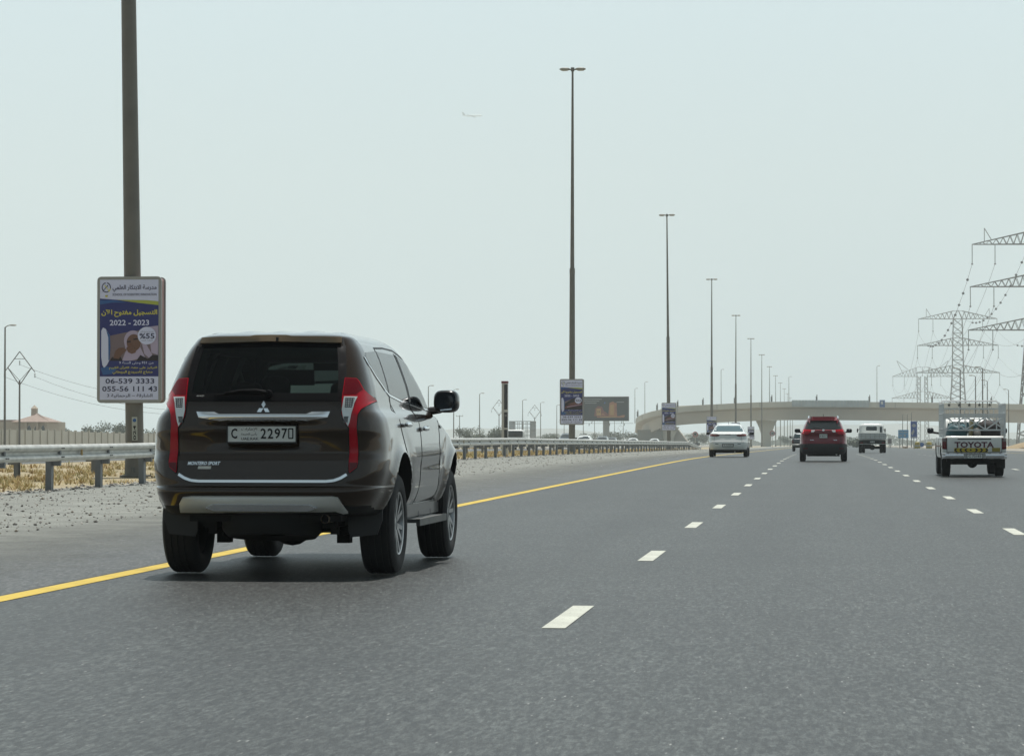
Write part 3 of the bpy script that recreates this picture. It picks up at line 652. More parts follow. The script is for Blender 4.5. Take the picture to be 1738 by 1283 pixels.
sb.add([Vector(v)-FOo for v in ((q0.x, 806, g(806)), (q1.x, 806, g(806)), (q2.x, 806, q2.z), (q0.x, 806, q2.z-.5), (q0.x, 816, g(806)), (q1.x, 816, g(806)), (q2.x, 816, q2.z), (q0.x, 816, q2.z-.5))], [(0, 1, 2, 3), (4, 7, 6, 5), (1, 5, 6, 2), (2, 6, 7, 3), (0, 3, 7, 4)], CONC2)
sb.build('slope_paving', FO)
# screen panels and a small sign on the parapet
s0, s1 = near_px(1347), near_px(1485); sm = MB(); n = 24
for k in range(n):
    a = s0.lerp(s1, k/n); b = s0.lerp(s1, (k+1)/n)
    sm.add([a+Vector((0.03, -.25, -1.5)), b+Vector((-.03, -.25, -1.5)), b+Vector((-.03, -.25, .45)), a+Vector((.03, -.25, .45)), a+Vector((0.03, -.17, -1.5)), b+Vector((-.03, -.17, -1.5)), b+Vector((-.03, -.17, .45)), a+Vector((.03, -.17, .45))], [(0, 1, 2, 3), (4, 7, 6, 5), (0, 4, 5, 1), (3, 2, 6, 7), (0, 3, 7, 4), (1, 5, 6, 2)], pbr('screen_panel', (.42, .47, .48), .5, var=.12, vscale=.5))
tag(sm.build('screen', fix=False), 'long blue-grey corrugated screen fixed along the middle of the flyover parapet', 'screen')
p = near_px(1495); t = thing('sign', 'small blue sign with a white square on the flyover parapet, right of the screen', 'sign', (p.x, p.y-.3, p.z-1.4))
mb = MB(); mb.box((0, 0, .95), (1.5, .08, 2.1), ADB2); mb.build('board', t); mb = MB(); mb.box((-.1, -.05, 1.2), (.7, .02, .9), pbr('sign_white', (.55, .57, .57), .5)); mb.build('symbol', t)
mk = thing('marker_post', 'marker', 'marker post'); mb = MB(); mb.box((0, 0, .9), (.5, .12, 1.5), DARKSTEEL); mb.tube([(0, .08, -1.2), (0, .08, .2)], .05, DARKSTEEL, 6); mb.build('plate', mk)
mb = MB(); mb.box((.1, -.08, 1.9), (.22, .1, .55), DARKSTEEL); mb.build('lamp', mk)
for i, (px, w_) in enumerate([(1082, 'at the left end of the flyover parapet'), (1116.5, 'second from the left end of the flyover parapet'), (1149.5, 'on the parapet above the third advertising board'), (1192.5, 'on the parapet left of the fourth mast'), (1248.5, 'on the parapet beside the fifth mast'), (1313.5, 'on the parapet above the main pier'), (1392, 'rising behind the screen near its middle'), (1480.5, 'rising behind the right end of the screen'), (1579.5, 'on the parapet below the farthest pylon'), (1688, 'on the parapet just right of the pickup cage')]):
    p = near_px(px); loc = (p.x+ (0), p.y+.15, p.z-.1); lab = 'dark back of a marker plate '+w_
    if i == 0: mk.location = loc; mk['label'] = lab; mk['group'] = 'marker plates on the flyover parapet'
    else: dup(mk, loc, label=lab, group='marker plates on the flyover parapet')
for i, (px, top, w_) in enumerate([(1077.6, 660, 'leftmost lamp on the flyover ramp'), (1094.5, 649, 'second lamp from the left on the flyover'), (1224, 628, 'lamp on the flyover between the fourth and fifth masts'), (1339, 640, 'lamp on the flyover left of the screen'), (1488.5, 622, 'lamp on the flyover right of the screen')]):
    p = near_px(px); top_z = at(px, top, p.y+6).z; z0 = p.z-1.5
    X = at(px, 700, p.y+6).x
    dup(LR, (X, p.y+6, z0), label=w_, group='lamps standing on the flyover').scale = (1, 1, (top_z-z0)/10)
# ---------------------------------------------------------------- pylons
PY = pbr('pylon_steel', (.17, .165, .155), .7, .2)
def pylon(label, loc, kind=0):
    t = thing('pylon', label, 'pylon', loc, group='lattice pylons right of the road')
    mb = MB(); T = .2
    if kind == 0:
        lv = [(0, 5.4), (8, 4.8), (16, 4.1), (29, 3.1), (35.7, 2.75), (42, 2.6), (49, 2.45), (55, 2.3), (62, 2.1)]
        for (za, wa), (zb, wb) in zip(lv, lv[1:]):
            st = max(1, round((zb-za)/3.3))
            for sx, sy in ((-1, -1), (1, -1), (1, 1), (-1, 1)): mb.beam((sx*wa, sy*wa, za), (sx*wb, sy*wb, zb), .32, PY)
            for k in range(st):
                z0, z1 = za+(zb-za)*k/st, za+(zb-za)*(k+1)/st; w0, w1 = wa+(wb-wa)*k/st, wa+(wb-wa)*(k+1)/st
                for sy in (-1, 1):
                    mb.beam((-w0, sy*w0, z0), (w1, sy*w1, z1), T, PY); mb.beam((w0, sy*w0, z0), (-w1, sy*w1, z1), T, PY); mb.beam((sy*w0, -w0, z0), (sy*w1, w1, z1), T, PY); mb.beam((sy*w0, w0, z0), (sy*w1, -w1, z1), T, PY)
            for sy in (-1, 1): mb.beam((-wb, sy*wb, zb), (wb, sy*wb, zb), T, PY)
        for sx, sy in ((-1, -1), (1, -1), (1, 1), (-1, 1)): mb.beam((sx*2.1, sy*2.1, 62), (sx*.3, sy*.3, 66.2), .25, PY)
        arms = [(62, 19, 3.8, 2.1), (49, 19.6, 3.6, 2.45), (35.7, 20.2, 3.6, 2.75)]
    else:
        for sx in (-1, 1):
            for a, b in ((4.3, 3.2), (1.4, 1.4)):
                for sy in (-2.5, 2.5): mb.beam((sx*a, sy, 0), (sx*b, sy, 46), .32, PY)
            for k in range(14):
                z = k*3.3
                for sy in (-2.5, 2.5): mb.beam((sx*1.4, sy, z), (sx*(4.3-1.1*(z+3.3)/46), sy, z+3.3), T, PY); mb.beam((sx*(4.3-1.1*z/46), sy, z), (sx*1.4, sy, z+3.3), T, PY)
        for sx in (-1, 1):
            mb.beam((sx*13, 0, 48), (sx*17, 0, 56.5), .3, PY); mb.beam((sx*9.5, 0, 50.5), (sx*17, 0, 56.5), .3, PY); mb.beam((sx*10.5, 0, 50), (sx*14, 0, 50), T, PY)
        for k in range(6): mb.beam((0, 0, 46+k), (0, 0, 47+k), .3, PY)
        arms = [(46, 20, 6.2, 3.2), (31.5, 20.5, 4.5, 3.6)]
    mb.build('mast', t, fix=False)
    for z, L, dep, wm in arms:
        for s in (-1, 1):
            ab = MB(); n = 8
            for sy in (-1, 1):
                y0 = sy*wm*.9
                tip = Vector((s*L, 0, z)); b0 = Vector((s*wm, y0, z)); t0 = Vector((s*wm, y0, z+dep))
                ab.beam(b0, tip, .26, PY); ab.beam(t0, tip, .26, PY)
                for k in range(n):
                    f0, f1 = k/n, (k+1)/n; ab.beam(b0.lerp(tip, f0), t0.lerp(tip, (f0+f1)/2), T*.8, PY); ab.beam(t0.lerp(tip, (f0+f1)/2), b0.lerp(tip, f1), T*.8, PY)
            ab.beam((0, 0, z+dep), (s*wm, 0, z+dep), .2, PY)
            if kind == 0 and z > 60: ab.beam((s*L*.8, 0, z+.8), (s*L*.8, 0, z+5), .2, PY); ab.beam((s*L*.8, 0, z+5), (s*L*.68, 0, z+1.2), .2, PY)
            a = ab.build('crossarm', t, fix=False)
            for fr in ((.995, .63) if kind == 0 else (.98, .6)):
                ib = MB(); ib.tube([(s*L*fr, 0, z), (s*L*fr, 0, z-6)], .13, DARKSTEEL, 6); ib.sell((s*L*fr, 0, z-6), (.35, .35, .25), DARKSTEEL, 2, 8, 4); ib.build('insulator', a)
    return t
XPY = 68.; YP = [353., 860., 1367., 1862.]; labs = ['pylon outside the frame on the right', 'nearest lattice pylon, cut by the right edge with three long arms', 'middle lattice pylon standing whole behind the flyover', 'farthest faint pylon with two horns on its top arm']
XP = [XPY, at(1757, 700, 860).x, at(1626, 700, 1367).x, at(1566, 700, 1862).x]
for i in (1, 2, 3): pylon(labs[i], (XP[i], YP[i], g(YP[i])), 1 if i == 3 else 0)
CABLE = pbr('cable', (.13, .13, .13), .6, .3)
for ai, (z, L) in enumerate(((56, 19), (43, 19.6), (29.7, 20.2), (66, 0))):
    for s in ((-1, 1) if L else (1,)):
        for fr in ((.995, .63) if L else (0,)):
            mb = MB(); pts = []
            for a in (1, 2):
                sag = 15; A = Vector((XP[a]+s*L*fr, YP[a], g(YP[a])+z)); zz = {56: 40, 43: 40, 29.7: 25.5, 66: 51}[z] if a == 2 else z
                B_ = Vector((XP[a+1]+s*L*fr*1.03, YP[a+1], g(YP[a+1])+zz)); n = 18
                pts += [A.lerp(B_, k/n)-Vector((0, 0, sag*4*(k/n)*(1-k/n))) for k in range(n+(a == 2))]
            mb.tube(pts, .055, CABLE, 4)
            c = mb.build('power_cable'); side = 'left' if s < 0 else 'right'
            tag(c, ('thin earth wire joining the pylon peaks' if not L else 'thin power cable hanging from the %s %s end of the %s arms, %s string' % (('top', 'middle', 'bottom')[ai], side, side, 'outer' if fr > .9 else 'inner')), 'cable', 'power cables between the pylons')
            if L == 0 or (ai == 0 and fr > .9):
                for k in range(1, 14):
                    bm_ = MB(); bm_.sell(pts[k], (.45, .45, .45), pbr('marker_ball_dark', (.06, .06, .06), .6), 2, 8, 6); o = bm_.build('marker_ball', c)
# ---------------------------------------------------------------- diamond head power poles on the left
WOOD = pbr('pole_wood', (.12, .105, .09), .8)
def dpole():
    t = thing('power_pole', 'pole', 'power pole')
    mb = MB(); mb.tube([(0, 0, -.3), (0, 0, 8.9)], [.15, .11], WOOD, 8); mb.build('pole', t, 40)
    ab = MB(); L_, R_ = Vector((-1.6, 0, 10.6)), Vector((1.6, 0, 10.6)); top = Vector((0, 0, 12.7)); b = Vector((0, 0, 8.3))
    for q in (L_, R_): ab.beam(b, q, .1, WOOD); ab.beam(q, top, .1, WOOD); ab.beam(q+(q-top)*.28, q, .09, WOOD); ab.beam(Vector((0, .05, 8.9)), q, .05, WOOD)
    ab.beam((-.75, 0, 11.75), (.75, 0, 11.75), .07, WOOD); ab.build('diamond_bracket', t)
    for x, z in ((0, 11.6), (2.05, 9.95), (-2.05, 9.95)):
        ib = MB()
        for k in range(5): ib.lathe([(.03, 0), (.11, .05), (.03, .1)], DARKSTEEL, (x, 0, z-.12*k-.2), n=8)
        ib.build('insulator', t)
    return t
dp = dpole(); gD = 'power poles with diamond brackets on the left'
dl = [(33, 600, .114, 'nearest power pole, diamond bracket, beside the villa'), (847, 681.5, .135, 'power pole with diamond head just left of the radar post'), (907.5, 690, .135, 'power pole with diamond head right of the caged truck'), (957.5, 705, .116, 'small power pole left of the second advertising board'), (1053.5, 722, .1, 'tiny power pole under the billboard')]
dloc = []
for i, (px, top, rt, lab) in enumerate(dl):
    Y = 11.9*F/(755-top)*.98; X = at(px, 733, Y).x; dloc.append((X, Y))
    if i == 0: dp.location = (X, Y, g(Y)); dp['label'] = lab; dp['group'] = gD
    else: dup(dp, (X, Y, g(Y)), label=lab, group=gD)
hp = thing('power_pole', 'plain timber pole with a short crossarm, right of the car mirror', 'power pole'); Yh = 11*F/(755-704); P = at(780, 733, Yh); hp.location = (P.x, Yh, g(Yh))
mb = MB(); mb.tube([(0, 0, -.3), (0, 0, 11.2)], [.2, .14], WOOD, 8); mb.build('pole', hp); mb = MB(); mb.box((0, 0, 11), (2.6, .16, .16), WOOD)
for x in (-1.2, 0, 1.2): mb.tube([(x, 0, 11), (x, 0, 11.45)], .07, WOOD, 6)
mb.build('crossarm', hp)
for k, (dx, dz) in enumerate(((0, 11.0), (2.05, 9.4), (-2.05, 9.4))):
    mb = MB(); A = Vector((dloc[0][0]+dx, dloc[0][1], g(dloc[0][1])+dz)); e = at((400, 400, 400)[k], (672, 690, 700)[k], 400); pts = [A.lerp(Vector(e), t/14)-Vector((0, 0, 2*4*(t/14)*(1-t/14))) for t in range(15)]
    mb.tube(pts, .02, CABLE, 4); tag(mb.build('power_cable'), ('middle', 'right', 'left')[k]+' cable sagging from the nearest diamond pole behind the school board', 'cable', 'cables from the diamond pole')
# ---------------------------------------------------------------- villa and boundary wall
def villa():
    Y = 500.; x0, x1 = at(-40, 740, Y).x, at(81, 740, Y).x; W = x1-x0; z = lambda py: at(40, py, Y).z-g(Y)
    t = thing('villa', 'pale villa with a hipped terracotta roof and arched windows behind the boundary wall', 'villa', ((x0+x1)/2, Y, g(Y)))
    cream = pbr('villa_wall', (.40, .34, .27), .9, var=.06, vscale=.4); terra = pbr('terracotta', (.30, .225, .19), .85, var=.15, vscale=3)
    ez = z(716); rz_ = z(704); D = 12
    mb = MB(); mb.box((0, D/2, ez/2), (W, D, ez), cream)
    for u in (.70, .86, .985): mb.box((-W/2+u*W, -.25, ez/2), (.45, .5, ez), cream)
    mb.build('wall', t)
    mb = MB(); e = .7; xa = -W/2+W*.50
    def hip(xa, xb, ya, yb, zb, zt, M):
        r_ = (yb-ya)/2; m_ = (ya+yb)/2
        mb.add([(xa, ya, zb), (xb, ya, zb), (xb, yb, zb), (xa, yb, zb), (xa+r_, m_, zt), (xb-r_, m_, zt)], [(0, 1, 5, 4), (1, 2, 5), (2, 3, 4, 5), (3, 0, 4), (0, 3, 2, 1)], M)
    hip(xa, W/2+e, -e, D*.62, ez, rz_+.25, terra); mb.box((-W*.25, D/2, ez+.2), (W*.5, D, .4), terra); mb.build('roof', t)
    tb = MB(); tb.box((-W/2+W*.66, D*.6, rz_+.4), (1.0, 1.0, 1.6), cream); tb.lathe([(.75, rz_+1.2), (.6, rz_+1.35), (.01, rz_+1.9)], cream, (-W/2+W*.66, D*.6, 0), n=8); tb.build('roof_turret', t)
    for u in (.735, .835, .93):
        fb = MB(); x = -W/2+W*u+.1; arch = [(x-.55, 1.6), (x+.55, 1.6), (x+.55, 3.0), (x+.35, 3.7), (x, 4.2), (x-.35, 3.7), (x-.55, 3.0)]
        if u < .9 or 1: fb.prism(arch, pbr('villa_frame', (.45, .42, .38), .8), XZ, -.02, -.10)
        f = fb.build('window', t); gb = MB(); gb.prism([(x+(a-x)*.85, 1.7+(b-1.6)*.93) for a, b in arch], pbr('villa_glass', (.05, .07, .08), .2), XZ, -.105, -.13); gb.build('pane', f)
villa()
wall = thing('boundary_wall', 'long beige panelled boundary wall beyond the opposite road', 'wall', (-118, 370, 0)); WB = pbr('wall_beige', (.46, .43, .36), .9, var=.06, vscale=.3)
mb = MB(); y = 0.
while y < 420:
    yy = 370+y; h = 2.55+.12*math.sin(y*.05); mb.box((0, y+1.95, g(yy)+h/2-.3), (.2, 3.8, h+.6), WB); mb.box((.12, y, g(yy)+h/2-.2), (.35, .4, h+.8), WB); y += 4
mb.build('panels', wall)
far_b = [(905, 12, 735, 738), (262, 14, 726, 742), (560, 30, 738, 743), (800, 40, 742, 747)]
for i, (px, wpx, top, base) in enumerate([(276, 22, 727, 741)]):
    Y = 620; a, b = at(px-wpx/2, top, Y), at(px+wpx/2, top, Y); t = thing('house', 'small pale house with a pink hipped roof behind the school board mast', 'house', ((a.x+b.x)/2, Y, g(Y))); W = b.x-a.x; H = a.z-g(Y)
    mb = MB(); mb.box((0, 4, H*.4), (W, 8, H*.8), pbr('villa_wall', (0, 0, 0))); mb.build('wall', t)
    mb = MB(); mb.add([(-W/2-.5, -.5, H*.8), (W/2+.5, -.5, H*.8), (W/2+.5, 8.5, H*.8), (-W/2-.5, 8.5, H*.8), (-W*.15, 4, H+.3), (W*.15, 4, H+.3)], [(0, 1, 5, 4), (1, 2, 5), (2, 3, 4, 5), (3, 0, 4)], pbr('terracotta', (0, 0, 0))); mb.build('roof', t)
    wb = MB(); wb.box((W*.2, -.06, H*.4), (1.1, .1, 1.3), pbr('villa_glass', (0, 0, 0))); wb.build('window', t)
# ---------------------------------------------------------------- trees
TRUNK = pbr('bark', (.12, .09, .06), .9); LEAF = [pbr('leaf_dark', (.05, .068, .045), .8), pbr('leaf_mid', (.075, .095, .06), .8), pbr('leaf_pale', (.12, .135, .09), .8)]
def tree_mesh(seed, W, H, leaves=1500, ls=.28, trunk=.25):
    rnd = random.Random(seed); tb = MB(); cb = MB(); base = Vector((0, 0, 0)); top = Vector((rnd.uniform(-.2, .2)*W, 0, H*.45))
    tb.tube([(0, 0, -.3), base.lerp(top, .5)+Vector((rnd.uniform(-.1, .1), 0, 0)), top], [trunk, trunk*.75, trunk*.5], TRUNK, 7)
    cl = []
    for k in range(9):
        a = rnd.random()*6.3; r_ = rnd.uniform(.2, .5)*W*.8; c = Vector((math.cos(a)*r_, math.sin(a)*r_, H*rnd.uniform(.42, .88))); cl.append((c, rnd.uniform(.13, .24)*W+.3)); tb.tube([top*rnd.uniform(.5, 1), top.lerp(c, .6), c], [trunk*.35, trunk*.22, .03], TRUNK, 5)
    for k in range(leaves):
        c, r_ = rnd.choice(cl); d = Vector((rnd.gauss(0, 1), rnd.gauss(0, 1), rnd.gauss(0, .75))); d = d.normalized()*r_*rnd.random()**.45
        p = c+d; a = Vector((rnd.uniform(-1, 1), rnd.uniform(-1, 1), rnd.uniform(-1, 1))).normalized()*ls*rnd.uniform(.5, 1); b = a.cross(Vector((rnd.uniform(-1, 1), rnd.uniform(-1, 1), 1))).normalized()*ls*rnd.uniform(.3, .8)
        cb.add([p-a, p+b, p+a, p-b], [(0, 1, 2, 3)], rnd.choice(LEAF))
    return tb.mesh('trunk', 40), cb.mesh('crown', fix=False)
TM = [tree_mesh(1, 6, 5), tree_mesh(2, 8, 6), tree_mesh(3, 5, 4.5), tree_mesh(4, 4, 2.0, 1100, .2, .08)]
gT = 'hazy trees beyond the opposite road'
for i, (px, top, Y, k, sx, lab) in enumerate([(108, 727, 520, 2, .9, 'small round tree right of the villa roof'), (122, 737, 520, 3, 1.2, 'low bush behind the boundary wall, right of the villa'), (160, 721, 560, 0, 1.0, 'tree behind the wall, left of the school board mast'), (188, 719, 570, 1, 1.0, 'broad tree behind the wall just left of the mast'), (205, 728, 560, 2, .8, 'low tree partly behind the school board mast'), (259, 733, 600, 3, 1.2, 'bush beside the small hipped roof house'), (795, 727, 620, 1, 1.1, 'broad hazy tree between the timber pole and the street lamp'), (812, 736, 640, 2, 1.2, 'low hazy tree at the foot of the street lamp left of the radar'), (845, 724, 640, 0, 1.0, 'hazy tree directly left of the radar post'), (935, 738, 760, 1, 1.4, 'low broad hazy tree right of the caged truck'), (1005, 736, 900, 1, 1.5, 'faint broad tree under the billboard left of its column'), (1045, 733, 950, 1, 1.6, 'faint broad tree right of the billboard column'), (1070, 736, 950, 1, 1.3, 'faint tree at the left end of the flyover'), (1210, 737, 1050, 1, 1.6, 'faint tree under the deck beside the white saloon'), (1185, 735, 1050, 0, 1.6, 'faint tree under the deck by the round sign'), (1340, 740, 1100, 1, 1.6, 'faint tree under the flyover left of the red car'), (1447, 744, 600, 3, 1.6, 'dark green shrub between the red car and the flatbed truck'), (1452, 753, 520, 3, .9, 'low shrub in front of the dark green one'), (1561, 753, 560, 3, 1.0, 'green shrub left of the round blue sign'), (1578, 752, 560, 3, 1.0, 'green shrub right of the round blue sign'), (1590, 756, 520, 3, .8, 'low shrub at the pickup left side')]):
    P = at(px, top, Y); H = P.z-g(Y); tw, th = ((6, 5), (8, 6), (5, 4.5), (4, 2.0))[k]; s = H/th
    t = thing('tree' if k < 3 else 'bush', lab, 'tree' if k < 3 else 'bush', (P.x, Y, g(Y)), rz=i*1.3, group=gT if k < 3 else 'low bushes in the haze'); t.scale = (s*sx, s*sx, s)
    link('trunk', TM[k][0], t); link('crown', TM[k][1], t)
def treeline():
    mb = MB(); rnd = random.Random(5)
    for x0, x1, Y, h, n in ((-600, -40, 2200, 9, 9000), (-40, 400, 2000, 8, 6000)):
        for k in range(n):
            x = rnd.uniform(x0, x1); hh = h*(.6+.25*math.sin(x*.05)+.2*math.sin(x*.17)); p = Vector((x, Y+rnd.uniform(-15, 15), g(Y)+hh*rnd.random()**.7)); s = rnd.uniform(.5, 1.3)
            mb.add([p+Vector((-s, 0, 0)), p+Vector((0, .3, s*.7)), p+Vector((s, 0, 0)), p+Vector((0, -.3, -s*.7))], [(0, 1, 2, 3)], rnd.choice(LEAF))
    return tag(mb.build('tree_line', fix=False), 'distant belt of trees fading into the haze', 'trees', kind='stuff')
treeline()
# ---------------------------------------------------------------- signs
def round_sign(px, py, r_px, Y, ring, face, text, label, base_y=None):
    P = at(px, py, Y); r_ = r_px*Y/F; h = P.z-g(Y); t = thing('road_sign', label, 'road sign', (P.x, Y, g(Y)))
    mb = MB(); mb.tube([(0, .06, -.2), (0, .06, h)], .05, STEEL, 6); mb.build('post', t)
    mb = MB(); mb.prism(disc(0, h, r_, 24), ring, XZ, .03, 0); mb.build('ring', t)
    mb = MB(); mb.prism(disc(0, h, r_*.76, 24), face, XZ, 0, -.012); f = mb.build('face', t)
    if text: mb = MB(); write(mb, text, -r_*.5, h-r_*.3, r_*.5, h+r_*.3, INK, -.02, bold=.03); mb.build('lettering', f)
    return t
SW = pbr('sign_face', (.45, .46, .45), .5); SR = pbr('sign_red', (.35, .04, .05), .5)
round_sign(1311, 735.5, 4.6, 500, SR, SW, '120', 'round red-ringed speed limit sign in front of the main pier')
round_sign(1180, 737, 4.6, 520, SR, pbr('sign_grey', (.25, .26, .27), .5), '!', 'round grey sign with a faint red ring left of the white saloon')
round_sign(1564.5, 754.5, 3.8, 470, ADB2, pbr('sign_blue', (.03, .12, .38), .5), None, 'round blue sign between the two green shrubs')
def panel_sign(name, cat, label, px0, py0, px1, py1, Y, M, extra=None, legs=(.5,)):
    a, b = at(px0, py1, Y), at(px1, py0, Y); W, H = b.x-a.x, b.z-a.z; z0 = a.z-g(Y); t = thing(name, label, cat, ((a.x+b.x)/2, Y, g(Y)))
    mb = MB(); mb.box((0, 0, z0+H/2), (W, .1, H), M); p = mb.build('panel', t)
    for u in legs: mb = MB(); mb.tube([(-W/2+u*W, .12, -.3), (-W/2+u*W, .12, z0+.3)], .09, STEEL, 6); mb.build('post', t)
    if extra: mb = MB(); extra(mb, lambda u, v, d: (-W/2+u*W, -.05+d, z0+v*H)); mb.build('lettering', p)
SBL = pbr('direction_blue', (.12, .36, .62), .5)
def ex1(mb, U):
    for u0, u1, v0, v1 in ((.1, .45, .68, .78), (.55, .9, .68, .78), (.1, .9, .5, .52), (.1, .4, .25, .36)): mb.add([U(u0, v0, -.01), U(u1, v0, -.01), U(u1, v1, -.01), U(u0, v1, -.01)], [(0, 1, 2, 3)], SW)
    mb.flat(disc(.62, .3, .1, 12, .14), SW, U, -.01)
panel_sign('direction_sign', 'direction sign', 'pale blue direction sign behind the flatbed truck', 1524.5, 729.5, 1542, 743.5, 470, SBL, ex1, (.15, .85))
def ex2(mb, U):
    mb.flat(disc(.5, .75, .3, 14, .10), SW, U, -.01); mb.flat([(.1, .3), (.45, .55), (.6, .4), (.3, .15)], SW, U, -.01); mb.flat([(.1, .03), (.9, .03), (.9, .09), (.1, .09)], SW, U, -.01); mb.flat([(.6, .15), (.9, .3), (.85, .5), (.65, .35)], ADB2, U, -.01)
panel_sign('advertising_board', 'advertising board', 'tall blue and white banner board on a pole left of the pickup mirror', 1545.5, 715, 1556.5, 743.5, 420, pbr('banner_blue', (.08, .14, .42), .5), ex2)
panel_sign('sign', 'sign', 'small grey sign back just right of the flatbed truck', 1507, 744.5, 1513.5, 753, 500, pbr('sign_back_grey', (.2, .17, .17), .6), None, (.3, .7))
panel_sign('barrier_board', 'barrier board', 'faded orange barrier board at the road end', 1532, 758, 1541, 767, 470, pbr('faded_orange', (.38, .2, .12), .7), None, (.2, .8))
for i, (px, lab) in enumerate(((1557, 'yellow crash cushion left of the round blue sign'), (1577, 'yellow crash cushion right of the round blue sign'))):
    Y = 440.; P = at(px, 765, Y); t = thing('crash_cushion', lab, 'crash cushion', (P.x, Y, g(Y))); mb = MB(); mb.lathe([(.45, 0), (.5, .1), (.42, .6), (.38, .95), (.1, 1.0), (.01, 1.0)], pbr('cushion_yellow', (.5, .38, .06), .6), n=14); mb.build('drum', t, 40); mb = MB(); mb.lathe([(.47, .3), (.47, .5)], SW, n=14); mb.build('band', t)
P = at(1715, 757, 430); t = thing('sand_heap', 'low orange sand heap at the right edge of the frame', 'sand heap', (P.x+5, 430, g(430)))
mb = MB(); rnd = random.Random(3); n = 24; vs = []
for j in range(5):
    for i in range(n):
        a = i*2*math.pi/n; r_ = (1-j/4.4)*(5.5+.8*math.sin(a*3)); vs.append((r_*math.cos(a), r_*math.sin(a)*.6, 1.5*(j/4)**.8+.12*math.sin(a*5+j)))
mb.add(vs, [(j*n+i, j*n+(i+1) % n, (j+1)*n+(i+1) % n, (j+1)*n+i) for j in range(4) for i in range(n)]+[tuple(range(4*n, 5*n))], soil('orange_sand', (.28, .2, .11), (.36, .28, .17), 2)); mb.build('heap', t, 60)
# ---------------------------------------------------------------- aeroplane
def plane():
    P = at(802, 197, 5350.); t = thing('aeroplane', 'small pale airliner climbing to the right high above the road', 'aeroplane', tuple(P), rz=R(-8))
    W_ = pbr('plane_white', (.85, .87, .88), .35); G_ = pbr('plane_grey', (.05, .06, .07), .5); L = 40.
    mb = MB(); mb.tube([(-L/2, 0, 1.0), (-L/2+3, 0, .8), (-L/2+9, 0, .2), (-4, 0, 0), (10, 0, 0), (L/2-4, 0, 0), (L/2-1.2, 0, -.3), (L/2, 0, -.6)], [.3, .9, 1.8, 2.1, 2.1, 2.0, 1.2, .2], W_, 14); mb.build('fuselage', t, 50)
    for s in (-1, 1):
        mb = MB(); mb.add([(4, s*1.8, -1), (-3, s*1.8, -1), (-7.5, s*17, .6), (-5.5, s*17, .6), (4, s*1.8, -1.5), (-3, s*1.8, -1.5), (-7.5, s*17, .4), (-5.5, s*17, .4)], [(0, 1, 2, 3), (7, 6, 5, 4), (0, 4, 5, 1), (1, 5, 6, 2), (2, 6, 7, 3), (3, 7, 4, 0)], G_); mb.build('wing', t)
        mb = MB(); mb.tube([(4.5, s*6, -2.2), (1, s*6, -2.1)], [1.1, .8], G_, 12); mb.build('engine', t, 40)
        mb = MB(); mb.add([(-L/2+5, s*.6, 1.2), (-L/2+1.5, s*.6, 1.2), (-L/2-.3, s*6, 1.7), (-L/2+1.2, s*6, 1.7), (-L/2+3, s*.6, 1.5)], [(0, 1, 2, 3), (0, 3, 4), (1, 4, 2), (2, 4, 3), (0, 4, 1)], G_); mb.build('tailplane', t)
    mb = MB(); mb.add([(x, y, z) for y in (-.2, .2) for x, z in ((-L/2+6.5, 1.6), (-L/2+1, 1.5), (-L/2-1.6, 8), (-L/2+.8, 8))], [(0, 1, 2, 3), (7, 6, 5, 4), (0, 4, 5, 1), (1, 5, 6, 2), (2, 6, 7, 3), (3, 7, 4, 0)], pbr('fin_grey', (.02, .03, .04), .5)); mb.build('fin', t)
plane()
# ================================================================ VEHICLES
def pchip(V, n):                        # monotone interpolation of rows V, n samples per interval
    V = np.array(V, float); m = len(V); h = np.diff(V, axis=0); d = np.zeros_like(V)
    d[0], d[-1] = h[0], h[-1]
    for i in range(1, m-1):
        a, b = h[i-1], h[i]; ok = (a*b) > 0
        d[i] = np.where(ok, 2*a*b/np.where(ok, a+b, 1), 0)
    out = []
    for i in range(m-1):
        for k in range(n):
            t = k/n; out.append((2*t**3-3*t*t+1)*V[i]+(t**3-2*t*t+t)*d[i]+(3*t*t-2*t**3)*V[i+1]+(t**3-t*t)*d[i+1])
    return np.array(out+[V[-1]])
TR = [(0, 0), (.5, .006), (.70, .015), (.80, .045), (.88, .12), (.94, .25), (.98, .43), (1, .70)]
TF = [(0, 0), (.45, .02), (.68, .10), (.82, .24), (.91, .44), (.97, .70), (1, 1.0)]
